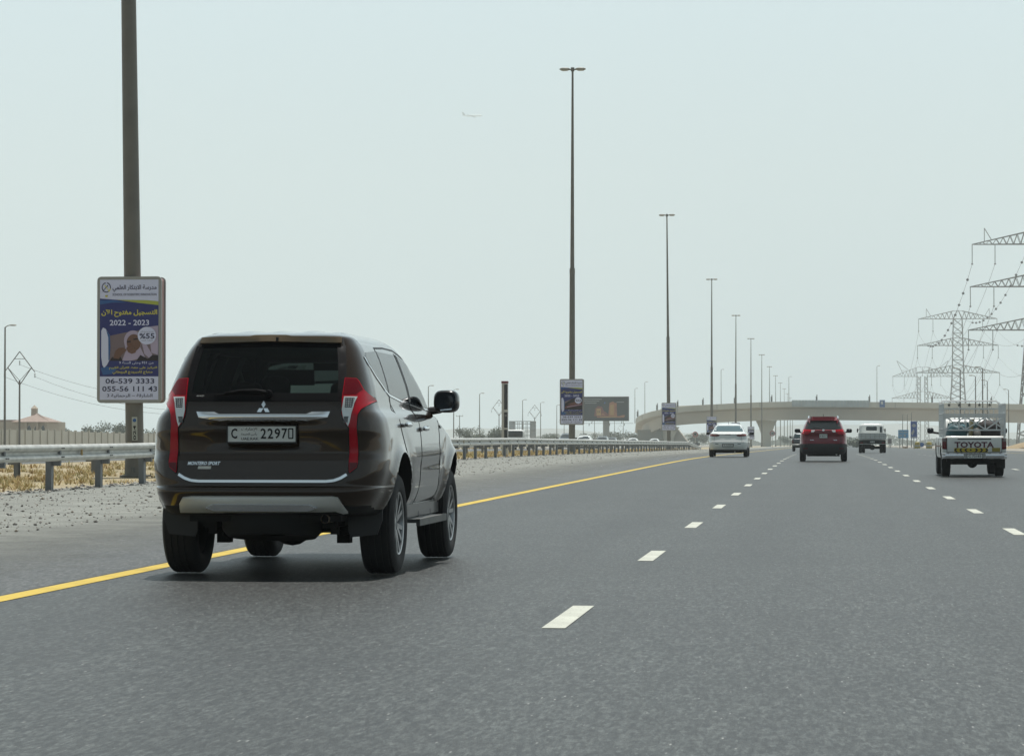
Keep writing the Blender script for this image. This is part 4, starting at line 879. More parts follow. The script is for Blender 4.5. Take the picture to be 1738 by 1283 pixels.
def shell(levels, disp=None, nv=5, nr=3, ns=44, mats=None, tr=TR, tf=TF):
    """closed body skin from height levels (z, half width, rear y, front y, rear rounding, front rounding)"""
    Lv = pchip(levels, nv); rings = []
    trp = pchip(tr, nr); tfp = pchip(tf, nr)
    Lv = np.vstack([Lv[0]*1., Lv]); Lv[0][1] = 0
    for z, w_, yr, yf, rr, rf in Lv:
        a = [(f*w_, yr+d*rr) for f, d in trp]; b = [(f*w_, yf-d*rf) for f, d in tfp][::-1]
        ys = np.linspace(a[-1][1], b[0][1], ns+1)[1:-1]; loop = a+[(w_, y) for y in ys]+b
        P = np.array([(x, y, z) for x, y in loop])
        if disp is not None: P = disp(P)
        P[0, 0] = 0; P[-1, 0] = 0
        if w_ == 0: P[:, 0] = 0
        M_ = P[1:-1][::-1].copy(); M_[:, 0] *= -1; rings.append(np.vstack([P, M_]))
    top = rings[-1].copy(); top[:, 0] = 0; rings.append(top)
    k = len(rings[0]); vs = np.vstack(rings)
    fs = [(i*k+j, i*k+(j+1) % k, (i+1)*k+(j+1) % k, (i+1)*k+j) for i in range(len(rings)-1) for j in range(k)]
    me = bpy.data.meshes.new('body'); me.from_pydata([tuple(v) for v in vs], [], fs)
    bm = bmesh.new(); bm.from_mesh(me); bmesh.ops.remove_doubles(bm, verts=bm.verts, dist=2e-4)
    bmesh.ops.dissolve_degenerate(bm, edges=bm.edges, dist=1e-4)
    bmesh.ops.recalc_face_normals(bm, faces=bm.faces); bm.to_mesh(me)
    bvh = BVHTree.FromBMesh(bm); bm.free()
    for M in (mats or [WHITEP, UNDER]): me.materials.append(M)
    return me, bvh
def cut(me, cutters, name, parent, smooth=32):
    """subtract closed cutter meshes (list of meshes) and link the result"""
    o = link(name, me); cs = []
    for c in cutters:
        co = link('cutter', c); cs.append(co); md = o.modifiers.new('b', 'BOOLEAN'); md.operation = 'DIFFERENCE'; md.solver = 'EXACT'; md.object = co; md.material_mode = 'TRANSFER'
    dg = bpy.context.evaluated_depsgraph_get(); dg.update(); res = bpy.data.meshes.new_from_object(o.evaluated_get(dg))
    for c in cs: m_ = c.data; bpy.data.objects.remove(c)
    o.modifiers.clear(); o.data = res; res.name = name
    bm = bmesh.new(); bm.from_mesh(res); bmesh.ops.triangulate(bm, faces=[f for f in bm.faces if len(f.verts) > 4]); bm.to_mesh(res); bm.free()
    res.polygons.foreach_set('use_smooth', [True]*len(res.polygons)); res.set_sharp_from_angle(angle=R(smooth)); o.parent = parent
    return o
def under_faces(me, z, k=1):
    for p in me.polygons:
        if p.center.z < z and p.normal.z < -.6: p.material_index = k
def cyl_cut(x0, x1, y, z, r, n=40, M=UNDER):
    mb = MB(); mb.prism(disc(y, z, r, n), M, lambda u, v, d: (d, u, v), x0, x1); return mb.mesh('cutter')
def prism_cut(poly, kind, d0, d1, M=BLACK):
    fn = {'R': lambda u, v, d: (u, d, v), 'S': lambda u, v, d: (d, u, v)}[kind]; mb = MB(); mb.prism(poly, M, fn, d0, d1); return mb.mesh('cutter')
def hull_cut(pts, M=BLACK):
    bm = bmesh.new()
    for p in pts: bm.verts.new(p)
    r_ = bmesh.ops.convex_hull(bm, input=bm.verts); bmesh.ops.delete(bm, geom=[v for v in bm.verts if not v.link_faces], context='VERTS'); bmesh.ops.recalc_face_normals(bm, faces=bm.faces)
    me = bpy.data.meshes.new('cutter'); bm.to_mesh(me); bm.free(); me.materials.append(M); return me
def dens(poly, s):
    out = []
    for i in range(len(poly)):
        a = Vector(poly[i]); b = Vector(poly[(i+1) % len(poly)]); n = max(1, int((b-a).length/s))
        for k in range(n): out.append(a.lerp(b, k/n))
    return out
def inside(p, poly):
    c = False; j = len(poly)-1
    for i in range(len(poly)):
        a, b = poly[i], poly[j]
        if (a[1] > p[1]) != (b[1] > p[1]) and p[0] < (b[0]-a[0])*(p[1]-a[1])/(b[1]-a[1])+a[0]: c = not c
        j = i
    return c
def panel(mb, bvh, poly, kind, M, off=.004, thick=.015, s=.05, sgn=1, bulge=0.):
    """lay an outline onto the body skin, slightly proud, with an edge going into it"""
    B = dens([(float(a), float(b)) for a, b in poly], s); nb = len(B); xs = [p[0] for p in B]; ys = [p[1] for p in B]
    x = min(xs)+s*.6; pts = list(B); bt = [tuple(p) for p in B]
    while x < max(xs):
        y = min(ys)+s*.6
        while y < max(ys):
            if inside((x, y), bt) and min((Vector((x, y))-p).length for p in B) > s*.45: pts.append(Vector((x, y)))
            y += s
        x += s
    v2, e, f, *_ = delaunay_2d_cdt([Vector(p) for p in pts], [(i, (i+1) % nb) for i in range(nb)], [], 1, 1e-6)
    def hit(u, v):
        if kind == 'R': o, d = Vector((u, -4, v)), Vector((0, 1, 0))
        elif kind == 'F': o, d = Vector((u, 9, v)), Vector((0, -1, 0))
        elif kind == 'S': o, d = Vector((sgn*4, u, v)), Vector((-sgn, 0, 0))
        else: o, d = Vector((u, v, 5)), Vector((0, 0, -1))
        h = bvh.ray_cast(o, d)
        if h[0] is None: h = bvh.find_nearest(o+d*4)
        n = h[1] if h[1].dot(d) < 0 else -h[1]
        return h[0], n, d
    cxm, cym = sum(xs)/nb, sum(ys)/nb; hw, hh = (max(xs)-min(xs))/2, (max(ys)-min(ys))/2
    top = []; low = []
    for p in v2:
        q, n, d = hit(p.x, p.y); k = off
        if bulge: k += bulge*max(0, 1-((p.y-cym)/hh)**2)*max(0, 1-((p.x-cxm)/hw)**4)
        top.append(q+n*k); low.append(q-n*thick)
    n_ = len(v2); vs = top+low; fs = []
    dd = hit(v2[0].x, v2[0].y)[2]
    for t in f:
        a, b, c = (top[i] for i in t[:3]); t = tuple(t)
        if (b-a).cross(c-a).dot(dd) > 0: t = t[::-1]
        fs.append(t)
    cnt = {}
    for t in fs:
        for i in range(len(t)): cnt[(t[i], t[(i+1) % len(t)])] = 1
    for (a, b) in list(cnt):
        if (b, a) not in cnt: fs.append((b, a, a+n_, b+n_))
    mb.add(vs, fs, M)
def seam(mb, bvh, line, kind, w=.007, M=SEAM, sgn=1, off=.0025):
    for a, b in zip(line, line[1:]):
        a = Vector(a); b = Vector(b); d = (b-a).normalized(); n = Vector((-d.y, d.x))*w/2
        panel(mb, bvh, [a+n, a-n, b-n, b+n], kind, M, off, .002, .05, sgn)
mirx = lambda poly: [(-a, b) for a, b in poly]
def wheel_meshes(r, wd, rr, spokes=6, rimM=None, dark=None):
    """axis along x, outer face at +x"""
    rimM = rimM or pbr('alloy', (.36, .37, .38), .3, .85); dark = dark or pbr('wheel_dark', (.02, .02, .02), .6)
    h = wd/2; mb = MB()
    prof = [(rr*.98, -h*.8), (rr, -h*.88), (rr+.02, -h*.96), ((rr+r)/2, -h*1.0), (r-.03, -h*.93), (r-.008, -h*.78)]
    for k in range(4):
        a = -h*.66+k*h*.36; prof += [(r, a-.001), (r, a+h*.22), (r-.009, a+h*.235), (r-.009, a+h*.34)]
    prof = prof[:6]+[q for q in prof[6:] if q[1] < h*.74]
    prof += [(r-.008, h*.78), (r-.03, h*.93), ((rr+r)/2, h*1.0), (rr+.02, h*.96), (rr, h*.88), (rr*.98, h*.8), (rr*.98, -h*.8)]
    mb.lathe(prof, TYRE, ax=(1, 0, 0), n=44); t = mb.mesh('wheel', 40)
    mb = MB(); mb.lathe([(.001, h*.2), (rr*.9, h*.15), (rr*.93, -h*.7)], dark, ax=(1, 0, 0), n=32)
    mb.lathe([(rr*.90, h*.62), (rr*.93, h*.86), (rr*.985, h*.9), (rr*.99, h*.82), (rr*.95, h*.5), (rr*.90, h*.2), (rr*.90, h*.62)], rimM, ax=(1, 0, 0), n=32)
    mb.lathe([(.001, h*.72), (.05, h*.7), (.075, h*.62), (.085, h*.3)], rimM, ax=(1, 0, 0), n=20)
    for k in range(spokes):
        for s in ((-1, 1) if spokes < 8 else (0,)):
            a = 2*math.pi*k/spokes; a0, a1 = a+s*.10, a+s*.16*(6/spokes)*1.4
            P = lambda ang, rad, x: Vector((x, math.cos(ang)*rad, math.sin(ang)*rad))
            mb.beam(P(a0, .05, h*.62), P(a1, rr*.93, h*.72), .034 if spokes < 8 else .045, rimM, .03, up=(1, 0, 0))
    return t, mb.mesh('rim', 35)
def add_wheels(t, spec, axles, hx, z, extra=None):
    tm, rm = spec
    for y in axles:
        for s in (1, -1):
            o = link('wheel', tm, t, (s*hx, y, z)); o.rotation_euler = (random.random()*6 if 1 else 0, 0, 0 if s > 0 else math.pi)
            link('rim', rm, o)
def plate(t, y, z, w_, h_, txt, parent=None, detail=True, x=0):
    mb = MB(); mb.box((x, y, z), (w_, .014, h_), PLATEW); p = mb.build('number_plate', parent or t)
    fm = MB()
    for a in ((x, y-.003, z+h_/2+.003, w_+.016, .02, .008), (x, y-.003, z-h_/2-.006, w_+.016, .02, .014), (x-w_/2-.004, y-.003, z, .009, .02, h_+.012), (x+w_/2+.004, y-.003, z, .009, .02, h_+.012)): fm.box(a[:3], a[3:], BLACK)
    fm.build('plate_frame', p)
    lb = MB(); yy = y-.0105
    if detail:
        write(lb, 'C', x-.232, z-.034, x-.185, z+.042, INK, yy, bold=.02)
        for i, ch in enumerate('2297'): write(lb, ch, x-.008+i*.053, z-.034, x+.034+i*.053, z+.042, INK, yy, bold=.015)
        o_ = rrect(x+.200, z-.036, x+.240, z+.044, .008); i_ = rrect(x+.209, z-.027, x+.231, z+.035, .003); n = len(o_)
        lb.add([(a, yy, b) for a, b in o_+i_], [(k, (k+1) % n, (k+1) % n+n, k+n) for k in range(n)], INK)
        write(lb, arabic('الإمارات'), x-.155, z+.022, x-.035, z+.048, INK, yy); write(lb, arabic('رأس الخيمة'), x-.155, z-.012, x-.035, z+.014, INK, yy); write(lb, 'UAE.RAK.', x-.155, z-.045, x-.018, z-.024, INK, yy)
    else: write(lb, txt, x-w_*.42, z-h_*.25, x+w_*.42, z+h_*.28, INK, yy, bold=.01)
    lb.build('lettering', p)
# ---------------------------------------------------------------- the brown four-wheel-drive in front
FRIT = pbr('black_frit', (.006, .006, .007), .5, spec=.08); BROWN = pbr('brown_metallic', (.026, .014, .007), .2, .3, 1., spec=.15)
REDL = pbr('tail_lamp_red', (.42, .0, .012), .15, 0, .25, spec=.3); REDD = pbr('tail_lamp_dark_red', (.12, .0, .006), .15, 0, .2, spec=.3); CLEARL = pbr('clear_lens', (.72, .75, .75), .12, .3, .8); GREYL = pbr('lens_grid', (.12, .12, .125), .25, .5)
G_REAR = glass('rear_tint', (.27, .40, .37), .6); G_SIDE = glass('side_tint', (.07, .08, .08), 1.); G_WS = glass('windscreen_glass', (.80, .88, .85), 1.)
def brown_suv():
    Yb = 20.2; cx_ = (at(388, 735, Yb+.07).x+at(505, 735, Yb+.07).x)/2
    t = thing('four_wheel_drive', 'dark brown four-wheel-drive car closest to the camera with tall red lamps', 'car', (cx_, Yb, 0))
    axr, axf, wz, wr = .93, 3.76, .385, .387
    #      z    w     yr    yf    rr   rf
    lev = [(.46, .70, .20, 4.45, .7, .6), (.47, .79, .12, 4.52, .75, .8), (.54, .85, .04, 4.60, .75, .9), (.64, .885, .0, 4.64, .72, .9), (.655, .887, .001, 4.64, .71, .9), (.672, .890, .010, 4.64, .69, .9), (.688, .892, .034, 4.64, .67, .9), (.74, .90, .036, 4.64, .65, .9), (.80, .908, .045, 4.63, .62, .9), (.875, .908, .052, 4.62, .60, .9), (.885, .908, .056, 4.61, .60, .9),
           (.925, .906, .082, 4.59, .58, .9), (.94, .905, .084, 4.58, .58, .9), (1.04, .897, .08, 4.44, .54, .8), (1.10, .889, .07, 4.15, .52, .75), (1.15, .880, .07, 3.85, .50, .7), (1.19, .868, .07, 3.60, .50, .55), (1.225, .845, .07, 3.50, .50, .52), (1.265, .812, .075, 3.45, .52, .5), (1.32, .795, .09, 3.34, .50, .42),
           (1.42, .775, .14, 3.18, .44, .40), (1.54, .737, .21, 2.98, .40, .38), (1.64, .70, .27, 2.80, .38, .36), (1.71, .668, .315, 2.64, .36, .34), (1.76, .635, .34, 2.58, .36, .34), (1.80, .60, .355, 2.46, .36, .34), (1.835, .52, .50, 2.30, .4, .34), (1.862, .34, .85, 2.05, .4, .3), (1.868, .02, 1.1, 1.6, .05, .05)]
    def disp(P):
        P = P.copy(); x, y, z = P.T
        for ya in (axr, axf):
            d = np.sqrt((y-ya)**2+(z-.42)**2); P[:, 0] += (x > .6)*(.028*np.exp(-((d-.50)/.055)**2)-.008*np.exp(-((d-.66)/.09)**2))
        sm = lambda v, a, b: np.clip((v-a)/(b-a), 0, 1)**2*(3-2*np.clip((v-a)/(b-a), 0, 1))
        rec = (1-sm(np.abs(x), .30, .37))*sm(z, .955, .985)*(1-sm(z, 1.14, 1.17))*(y < .5); P[:, 1] += .028*rec
        P[:, 1] += .018*(1-sm(np.abs(x), .60, .68))*(sm(z, .765, .785))*(1-sm(z, .87, .93))*(y < .5)*0
        # sharp crease along the flank and hollow under it
        P[:, 0] -= (x > .6)*.010*np.exp(-((z-(.80+.02*(y-2)))/.06)**2)*(y > 1.5)*(y < 3.2)
        P[:, 2] += (z > 1.76)*.006*np.cos(x*26)*(y > .6)*(y < 2.4)
        return P
    me, bvh = shell(lev, disp, nv=5, nr=4, ns=60, mats=[BROWN, UNDER]); under_faces(me, .56)
    rw = [(-.588, 1.342), (.588, 1.342), (.584, 1.47), (.570, 1.60), (.548, 1.715), (.525, 1.738), (0, 1.75), (-.525, 1.738), (-.548, 1.715), (-.570, 1.60), (-.584, 1.47)]
    qg = [(.50, 1.645), (.58, 1.69), (1.10, 1.712), (1.03, 1.395), (.90, 1.425), (.66, 1.52)]
    rd = [(1.15, 1.712), (1.95, 1.706), (1.98, 1.335), (1.60, 1.342), (1.07, 1.385)]
    fd = [(2.08, 1.703), (2.22, 1.692), (2.58, 1.60), (2.86, 1.475), (3.14, 1.31), (3.16, 1.27), (2.06, 1.325)]
    sh = lambda p, k: [(sum(a for a, _ in p)/len(p)+(x-sum(a for a, _ in p)/len(p))*k, sum(b for _, b in p)/len(p)+(z-sum(b for _, b in p)/len(p))*k) for x, z in p]
    cav = hull_cut([(s*a, y, z) for s in (-1, 1) for a, y, z in ((.73, .42, .75), (.73, 3.5, .75), (.73, 3.25, 1.16), (.73, .42, 1.2), (.60, .56, 1.66), (.57, 2.45, 1.69), (.50, .62, 1.74), (.48, 2.3, 1.745), (.68, 2.98, 1.42))])
    cutters = [cav, prism_cut(sh(rw, .94), 'R', -.3, .9), prism_cut([(-.60, 1.20), (.60, 1.20), (.60, 1.30), (.545, 1.60), (.50, 1.665), (-.50, 1.665), (-.545, 1.60), (-.60, 1.30)], 'R', 2.35, 5)]
    for p in (qg, rd, fd): cutters.append(prism_cut(sh(p, .93), 'S', -1.3, 1.3))
    for ya in (axr, axf):
        for s in (-1, 1): cutters.append(cyl_cut(s*.56, s*1.2, ya, .46, .472 if ya == axr else .455))
    body = cut(me, cutters, 'body', t)
    # glass
    mb = MB(); panel(mb, bvh, rw, 'R', G_REAR, .003, .0005, .05); rg = mb.build('rear_window', t, 30)
    mb = MB(); panel(mb, bvh, [(-.61, 1.185), (.61, 1.185), (.61, 1.30), (.55, 1.61), (.50, 1.675), (-.50, 1.675), (-.55, 1.61), (-.61, 1.30)], 'F', G_WS, .003, .0005, .06); mb.build('windscreen', t, 30)
    for s in (1, -1):
        for p in (qg, rd, fd): mb = MB(); panel(mb, bvh, p, 'S', G_SIDE, .003, .0005, .06, s); mb.build('side_window', t, 30)
    # black frit border of the rear window, wiper
    fb = MB()
    for a, b in (([(-.59, 1.345), (.59, 1.345)], .06), ([(.582, 1.345), (.578, 1.47), (.562, 1.60), (.540, 1.73)], .06), ([(-.582, 1.345), (-.578, 1.47), (-.562, 1.60), (-.540, 1.73)], .06), ([(-.53, 1.738), (0, 1.748), (.53, 1.738)], .04)): seam(fb, bvh, a, 'R', b, FRIT, off=.0055)
    fb.build('frit', rg, 30)
    wb = MB(); w0, w1 = Vector((.035, .115, 1.372)), Vector((-.37, .16, 1.362)); y_ = lambda x, z: bvh.ray_cast(Vector((x, -3, z)), Vector((0, 1, 0)))[0].y
    pa = [(x, y_(x, z)-.035, z) for x, z in ((.035, 1.375), (-.05, 1.392), (-.18, 1.392), (-.30, 1.375))]
    wb.tube(pa, [.018, .015, .012, .007], FRIT, 8); wb.lathe([(.001, -.03), (.026, -.025), (.03, .02)], FRIT, (.035, y_(.035, 1.372)-.02, 1.372), (0, 1, 0), 14)
    wb.tube([(x, y_(x, z)-.018, z) for x, z in ((.0, 1.368), (-.18, 1.372), (-.375, 1.362))], .008, FRIT, 6); wb.build('wiper', rg, 40)
    # tail lamps
    rl = [(.594, 1.487), (.672, 1.482), (.690, 1.462), (.725, 1.40), (.784, 1.335), (.792, 1.318), (.775, 1.30), (.722, 1.252), (.704, 1.215), (.700, 1.13), (.708, 1.0), (.713, .86), (.706, .825), (.656, .783), (.650, .80), (.648, 1.12), (.614, 1.16), (.592, 1.22), (.588, 1.33)]
    wl = [(.602, 1.345), (.690, 1.345), (.674, 1.30), (.650, 1.16), (.640, 1.13), (.606, 1.185), (.592, 1.25)]
    for s in (1, -1):
        q = (lambda p: p) if s > 0 else mirx
        mb = MB(); panel(mb, bvh, q(rl), 'R', REDL, .012, .02, .03); lamp = mb.build('tail_lamp', t, 35)
        mb = MB(); panel(mb, bvh, q([(.598, 1.483), (.670, 1.478), (.686, 1.458), (.718, 1.40), (.68, 1.362), (.594, 1.36)]), 'R', REDD, .0145, .004, .03)
        mb.build('upper_lens', lamp, 35); mb = MB(); panel(mb, bvh, q([(.654, .79), (.704, .83), (.709, .86), (.654, .86)]), 'R', REDD, .0145, .004, .03); mb.build('lower_lens', lamp, 35)
        mb = MB(); panel(mb, bvh, q(wl), 'R', CLEARL, .017, .006, .03); cl = mb.build('clear_lens', lamp, 35)
        for a, b, c, d in ((.612, 1.265, .672, 1.335), (.608, 1.155, .643, 1.20)):
            mb = MB()
            for k in range(5): z = b+(d-b)*k/4.6; panel(mb, bvh, q([(a, z), (c-.012*(4-k)/4, z), (c-.012*(4-k)/4, z+.008), (a, z+.008)]), 'R', GREYL, .019, .002, .03)
            for k in range(4): x = a+(c-a)*k/4; panel(mb, bvh, q([(x, b), (x+.004, b), (x+.004, d), (x, d)]), 'R', GREYL, .0195, .002, .03)
            mb.build('lens_grid', cl)
        mb = MB(); rs = [(x, z) for x, z in rl]
        seam(mb, bvh, [(s*x, z) for x, z in rl[8:]+[rl[0]]], 'R', .012, SEAM, off=.004); seam(mb, bvh, [(s*x, z) for x, z in rl[:9]], 'R', .012, SEAM, off=.004); mb.build('lamp_gap', lamp)
    # chrome strips, emblem, badges
    mb = MB(); cs = [(-.505, 1.238), (-.37, 1.236), (-.33, 1.221), (.33, 1.221), (.37, 1.236), (.505, 1.238), (.488, 1.196), (.33, 1.17), (-.33, 1.17), (-.488, 1.196)]
    panel(mb, bvh, cs, 'R', CHROME, .012, .01, .012, bulge=.03); mb.build('chrome_strip', t, 40)
    mb = MB()
    for a in (90, 210, 330):
        d = Vector((math.cos(R(a)), math.sin(R(a)))); e = Vector((-d.y, d.x)); c = Vector((.003, 1.262)); L = .055
        panel(mb, bvh, [c+d*.001, c+d*L/2+e*L*.289, c+d*L, c+d*L/2-e*L*.289], 'R', CHROME, .012, .004, .02)
    mb.build('emblem', t)
    y0 = y_(-.44, .86)-.008; mb = MB(); fnb = lambda u, v, d: (u, y_(u, v)-.006, v)
    write(mb, 'MONTERO SPORT', -.568, .842, -.318, .868, CHROME, 0, fn=fnb, bold=.02, shear=.35); mb.build('model_badge', t)
    mb = MB(); panel(mb, bvh, [(-.49, .812), (-.392, .812), (-.388, .833), (-.486, .833)], 'R', SATIN, .006, .003, .05); mb.build('trim_badge', t)
    mb = MB(); write(mb, '4WD', -.515, 1.352, -.455, 1.362, SATIN, 0, fn=lambda u, v, d: (u, y_(u, v)-.012, v), shear=.3); mb.build('window_sticker', rg)
    mb = MB(); seam(mb, bvh, [(-.635, .772), (-.59, .745), (-.54, .728), (-.48, .722), (.48, .722), (.54, .728), (.59, .745), (.635, .772)], 'R', .020, CHROME, off=.012); mb.build('lower_chrome_strip', t, 30)
    mb = MB(); seam(mb, bvh, [(-.635, .76), (-.59, .733), (-.54, .716), (-.48, .709), (.48, .709), (.54, .716), (.59, .733), (.635, .76)], 'R', .010, SEAM, off=.003)
    seam(mb, bvh, [(-.575, 1.335), (.575, 1.335)], 'R', .006, pbr('seam_light', (.2, .2, .19), .4, .5)); seam(mb, bvh, [(.59, 1.33), (.594, 1.49)], 'R', .012); seam(mb, bvh, [(-.59, 1.33), (-.594, 1.49)], 'R', .012)
    seam(mb, bvh, [(.592, 1.49), (.578, 1.62), (.556, 1.735), (.54, 1.79)], 'R', .014); seam(mb, bvh, [(-.592, 1.49), (-.578, 1.62), (-.556, 1.735), (-.54, 1.79)], 'R', .012)
    seam(mb, bvh, [(-.27, .975), (-.25, .962), (-.1, .956), (.1, .956), (.25, .962), (.27, .975)], 'R', .008)
    for x in (-.34, .36): seam(mb, bvh, [(x-.006, .732), (x-.006, .722)], 'R', .004)
    mb.build('panel_gaps', body)
    for s in (1, -1):
        mb = MB()
        seam(mb, bvh, [(1.13, 1.735), (1.06, 1.385), (1.03, 1.30), (1.06, 1.12), (1.22, .93), (1.36, .76), (1.40, .52)], 'S', .010, sgn=s)
        seam(mb, bvh, [(2.0, 1.72), (2.0, 1.32), (1.97, 1.0), (1.93, .50)], 'S', .010, sgn=s)
        seam(mb, bvh, [(3.2, 1.25), (3.06, 1.18), (2.98, 1.0), (2.99, .7), (3.06, .52)], 'S', .010, sgn=s)
        seam(mb, bvh, [(1.13, 1.738), (1.6, 1.752), (2.05, 1.745), (2.4, 1.68), (2.75, 1.56), (3.1, 1.37), (3.22, 1.27)], 'S', .012, BLACK, sgn=s)
        seam(mb, bvh, [(2.02, 1.71), (2.03, 1.33)], 'S', .09, BLACK, sgn=s, off=.004); seam(mb, bvh, [(1.125, 1.715), (1.05, 1.39)], 'S', .035, BLACK, sgn=s, off=.004)
        mb.build('door_gaps', body)
    mb = MB()
    for s in (1, -1): seam(mb, bvh, [(.485, 1.655), (.505, 1.60), (.66, 1.505), (.9, 1.41), (1.05, 1.372), (1.6, 1.328), (2.0, 1.318), (2.6, 1.285), (3.2, 1.25)], 'S', .016, CHROME, sgn=s, off=.006)
    mb.build('window_trim', t, 30)
    # plate
    yp = y_(0, 1.06)-.02; plate(t, yp, 1.072, .515, .118, '', x=-.012)
    # silver bumper guard
    mb = MB(); panel(mb, bvh, [(-.62, .565), (-.595, .605), (-.53, .612), (.53, .612), (.575, .605), (.605, .55), (.635, .50), (.60, .495), (.55, .515), (-.55, .502), (-.625, .502)], 'R', SATIN, .022, .03, .03, bulge=.028); sk = mb.build('bumper_guard', t, 40)
    mb = MB(); panel(mb, bvh, [(-.42, .552), (-.36, .572), (.36, .572), (.42, .552), (.36, .534), (-.36, .534)], 'R', pbr('highlight_silver', (.8, .84, .9), .25, .9), .058, .02, .04); mb.build('highlight_band', sk, 40)  # blue-white sky highlight on the guard, put in as a pale raised strip
    # spoiler, shark antenna, roof rails
    mb = MB(); panel(mb, bvh, [(-.535, 1.748), (0, 1.76), (.535, 1.748), (.53, 1.79), (0, 1.803), (-.53, 1.79)], 'R', pbr('spoiler_sunlit_brown', (.15, .105, .06), .3, .6, 1.), .02, .02, .04, bulge=.01); mb.build('spoiler', t, 40)  # sunlit sheen of the brown paint, put into the spoiler's lighter colour
    mb = MB(); mb.box((.055, .335, 1.785), (.018, .05, .03), BLACK); mb.build('rear_camera', t)
    # door handles
    for s in (1, -1):
        for y, z in ((1.27, 1.145), (2.13, 1.115)):
            h = bvh.ray_cast(Vector((s*4, y, z)), Vector((-s, 0, 0)))[0]; mb = MB()
            mb.sell((h.x+s*.028, y, z), (.022, .105, .020), CHROME, 3, 14, 8); mb.build('door_handle', t, 40)
        h = bvh.ray_cast(Vector((s*4, 3.0, 1.13)), Vector((-s, 0, 0)))[0]; mb = MB(); mb.sell((h.x+s*.004, 3.12, 1.135), (.008, .03, .018), CLEARL, 2, 12, 6); mb.build('side_repeater', t, 40)
    # mirrors
    for s in (1, -1):
        mb = MB(); rot = Matrix.Rotation(R(-8*s), 4, 'Z'); mb.sell((s*.955, 3.02, 1.345), (.108, .075, .096), pbr('mirror_shell', (.010, .010, .010), .25, .3, 1.), 3.2, 24, 14, rot)
        mb.tube([(s*.80, 3.12, 1.265), (s*.90, 3.05, 1.275)], [.035, .03], BLACK, 8); m_ = mb.build('wing_mirror', t, 50)
        mb = MB(); mb.prism([(s*.955+.085*a, 1.35+.072*b) for a, b in [(math.copysign(abs(math.cos(q))**.6, math.cos(q)), math.copysign(abs(math.sin(q))**.6, math.sin(q))) for q in [2*math.pi*k/24 for k in range(24)]]], pbr('mirror_dark', (.02, .025, .03), .15, .6), XZ, 2.944, 2.955); mb.build('mirror_glass', m_)
        mb = MB(); mb.box((s*.96, 2.948, 1.275), (.10, .01, .012), CHROME, Matrix.Rotation(R(-6*s), 4, 'Y')); mb.build('mirror_strip', m_)
    # side steps, sills, mud flaps
    for s in (1, -1):
        mb = MB(); mb.box((s*.865, 2.18, .385), (.18, 1.44, .03), pbr('step_rubber', (.10, .105, .105), .5, .4)); mb.box((s*.955, 2.18, .375), (.03, 1.48, .055), DARKSTEEL)
        for y in (1.6, 2.2, 2.85): mb.box((s*.74, y, .42), (.2, .05, .05), UNDER)
        mb.build('side_step', t)
        mb = MB(); mb.box((s*.76, 2.35, .455), (.16, 1.95, .10), pbr('sill_black', (.012, .012, .012), .4, .2, .5)); mb.build('sill', t)
        mb = MB(); mb.prism([(s*a, b) for a, b in ((.575, .50), (.845, .60), (.838, .42), (.80, .315), (.60, .295), (.58, .34))], pbr('mud_flap_rubber', (.022, .022, .024), .5), XZ, .42, .44); mb.build('mud_flap', t)
    # underbody
    mb = MB(); mb.lathe([(.10, -.09), (.33, -.11), (.375, -.06), (.38, .0), (.375, .06), (.33, .10), (.10, .09)], UNDER, (0, .42, .40), (0, 0.12, 1), 28); mb.build('spare_wheel', t, 40)
    mb = MB(); mb.tube([(-.62, axr, .36), (.62, axr, .36)], .05, UNDER, 8); mb.sell((.05, axr, .36), (.16, .18, .15), UNDER, 2, 14, 8)
    mb.box((0, 1.9, .44), (1.1, 2.9, .12), UNDER); mb.box((0, .35, .47), (1.15, .4, .1), UNDER)
    for s in (-1, 1):
        mb.beam((s*.45, .3, .42), (s*.45, 3.9, .42), .1, UNDER); mb.tube([(s*.50, axr-.12, .30), (s*.42, axr-.1, .6)], .035, UNDER, 6); mb.box((s*.47, axr-.05, .285), (.10, .12, .10), UNDER)
        mb.beam((s*.5, axr, .33), (s*.4, axr+.9, .42), .05, UNDER)
    mb.beam((.3, axf-.2, .30), (-.35, axf+.1, .33), .05, UNDER); mb.box((0, axf-.1, .34), (.7, .6, .1), UNDER); mb.box((-.25, axr+.1, .29), (.13, .10, .06), UNDER)
    mb.tube([(.10, .9, .27), (.40, .75, .36)], .02, UNDER, 6); mb.build('underbody', t)
    mb = MB(); mb.tube([(.455, .12, .44), (.50, .36, .45), (.5, .7, .46)], .033, pbr('exhaust_metal', (.38, .31, .25), .45, .5), 12, caps=False); mb.lathe([(.001, 0), (.028, 0)], UNDER, (.457, .15, .44), (0, 1, 0), 12); mb.build('exhaust', t, 40)
    for s in (-1, 1): mb = MB(); mb.box((s*.47, .47, .38), (.06, .05, .13), UNDER); mb.build('tow_hook', t)
    # seats
    SEAT = pbr('seat_fabric', (.03, .03, .032), .9)
    for s in (-1, 1):
        mb = MB(); mb.sell((s*.37, 2.35, 1.02), (.25, .09, .34), SEAT, 3, 18, 10, Matrix.Rotation(R(8), 4, 'X')); mb.sell((s*.37, 2.30, 1.45), (.13, .06, .10), SEAT, 3, 14, 8); mb.sell((s*.37, 2.6, .80), (.26, .28, .1), SEAT, 3, 14, 8)
        mb.tube([(s*.37-.05, 2.31, 1.3), (s*.37-.05, 2.31, 1.4)], .008, STEEL, 5); mb.tube([(s*.37+.05, 2.31, 1.3), (s*.37+.05, 2.31, 1.4)], .008, STEEL, 5); mb.build('front_seat', t, 50)
    mb = MB(); mb.sell((0, 1.35, .98), (.62, .09, .33), SEAT, 4, 24, 8); 
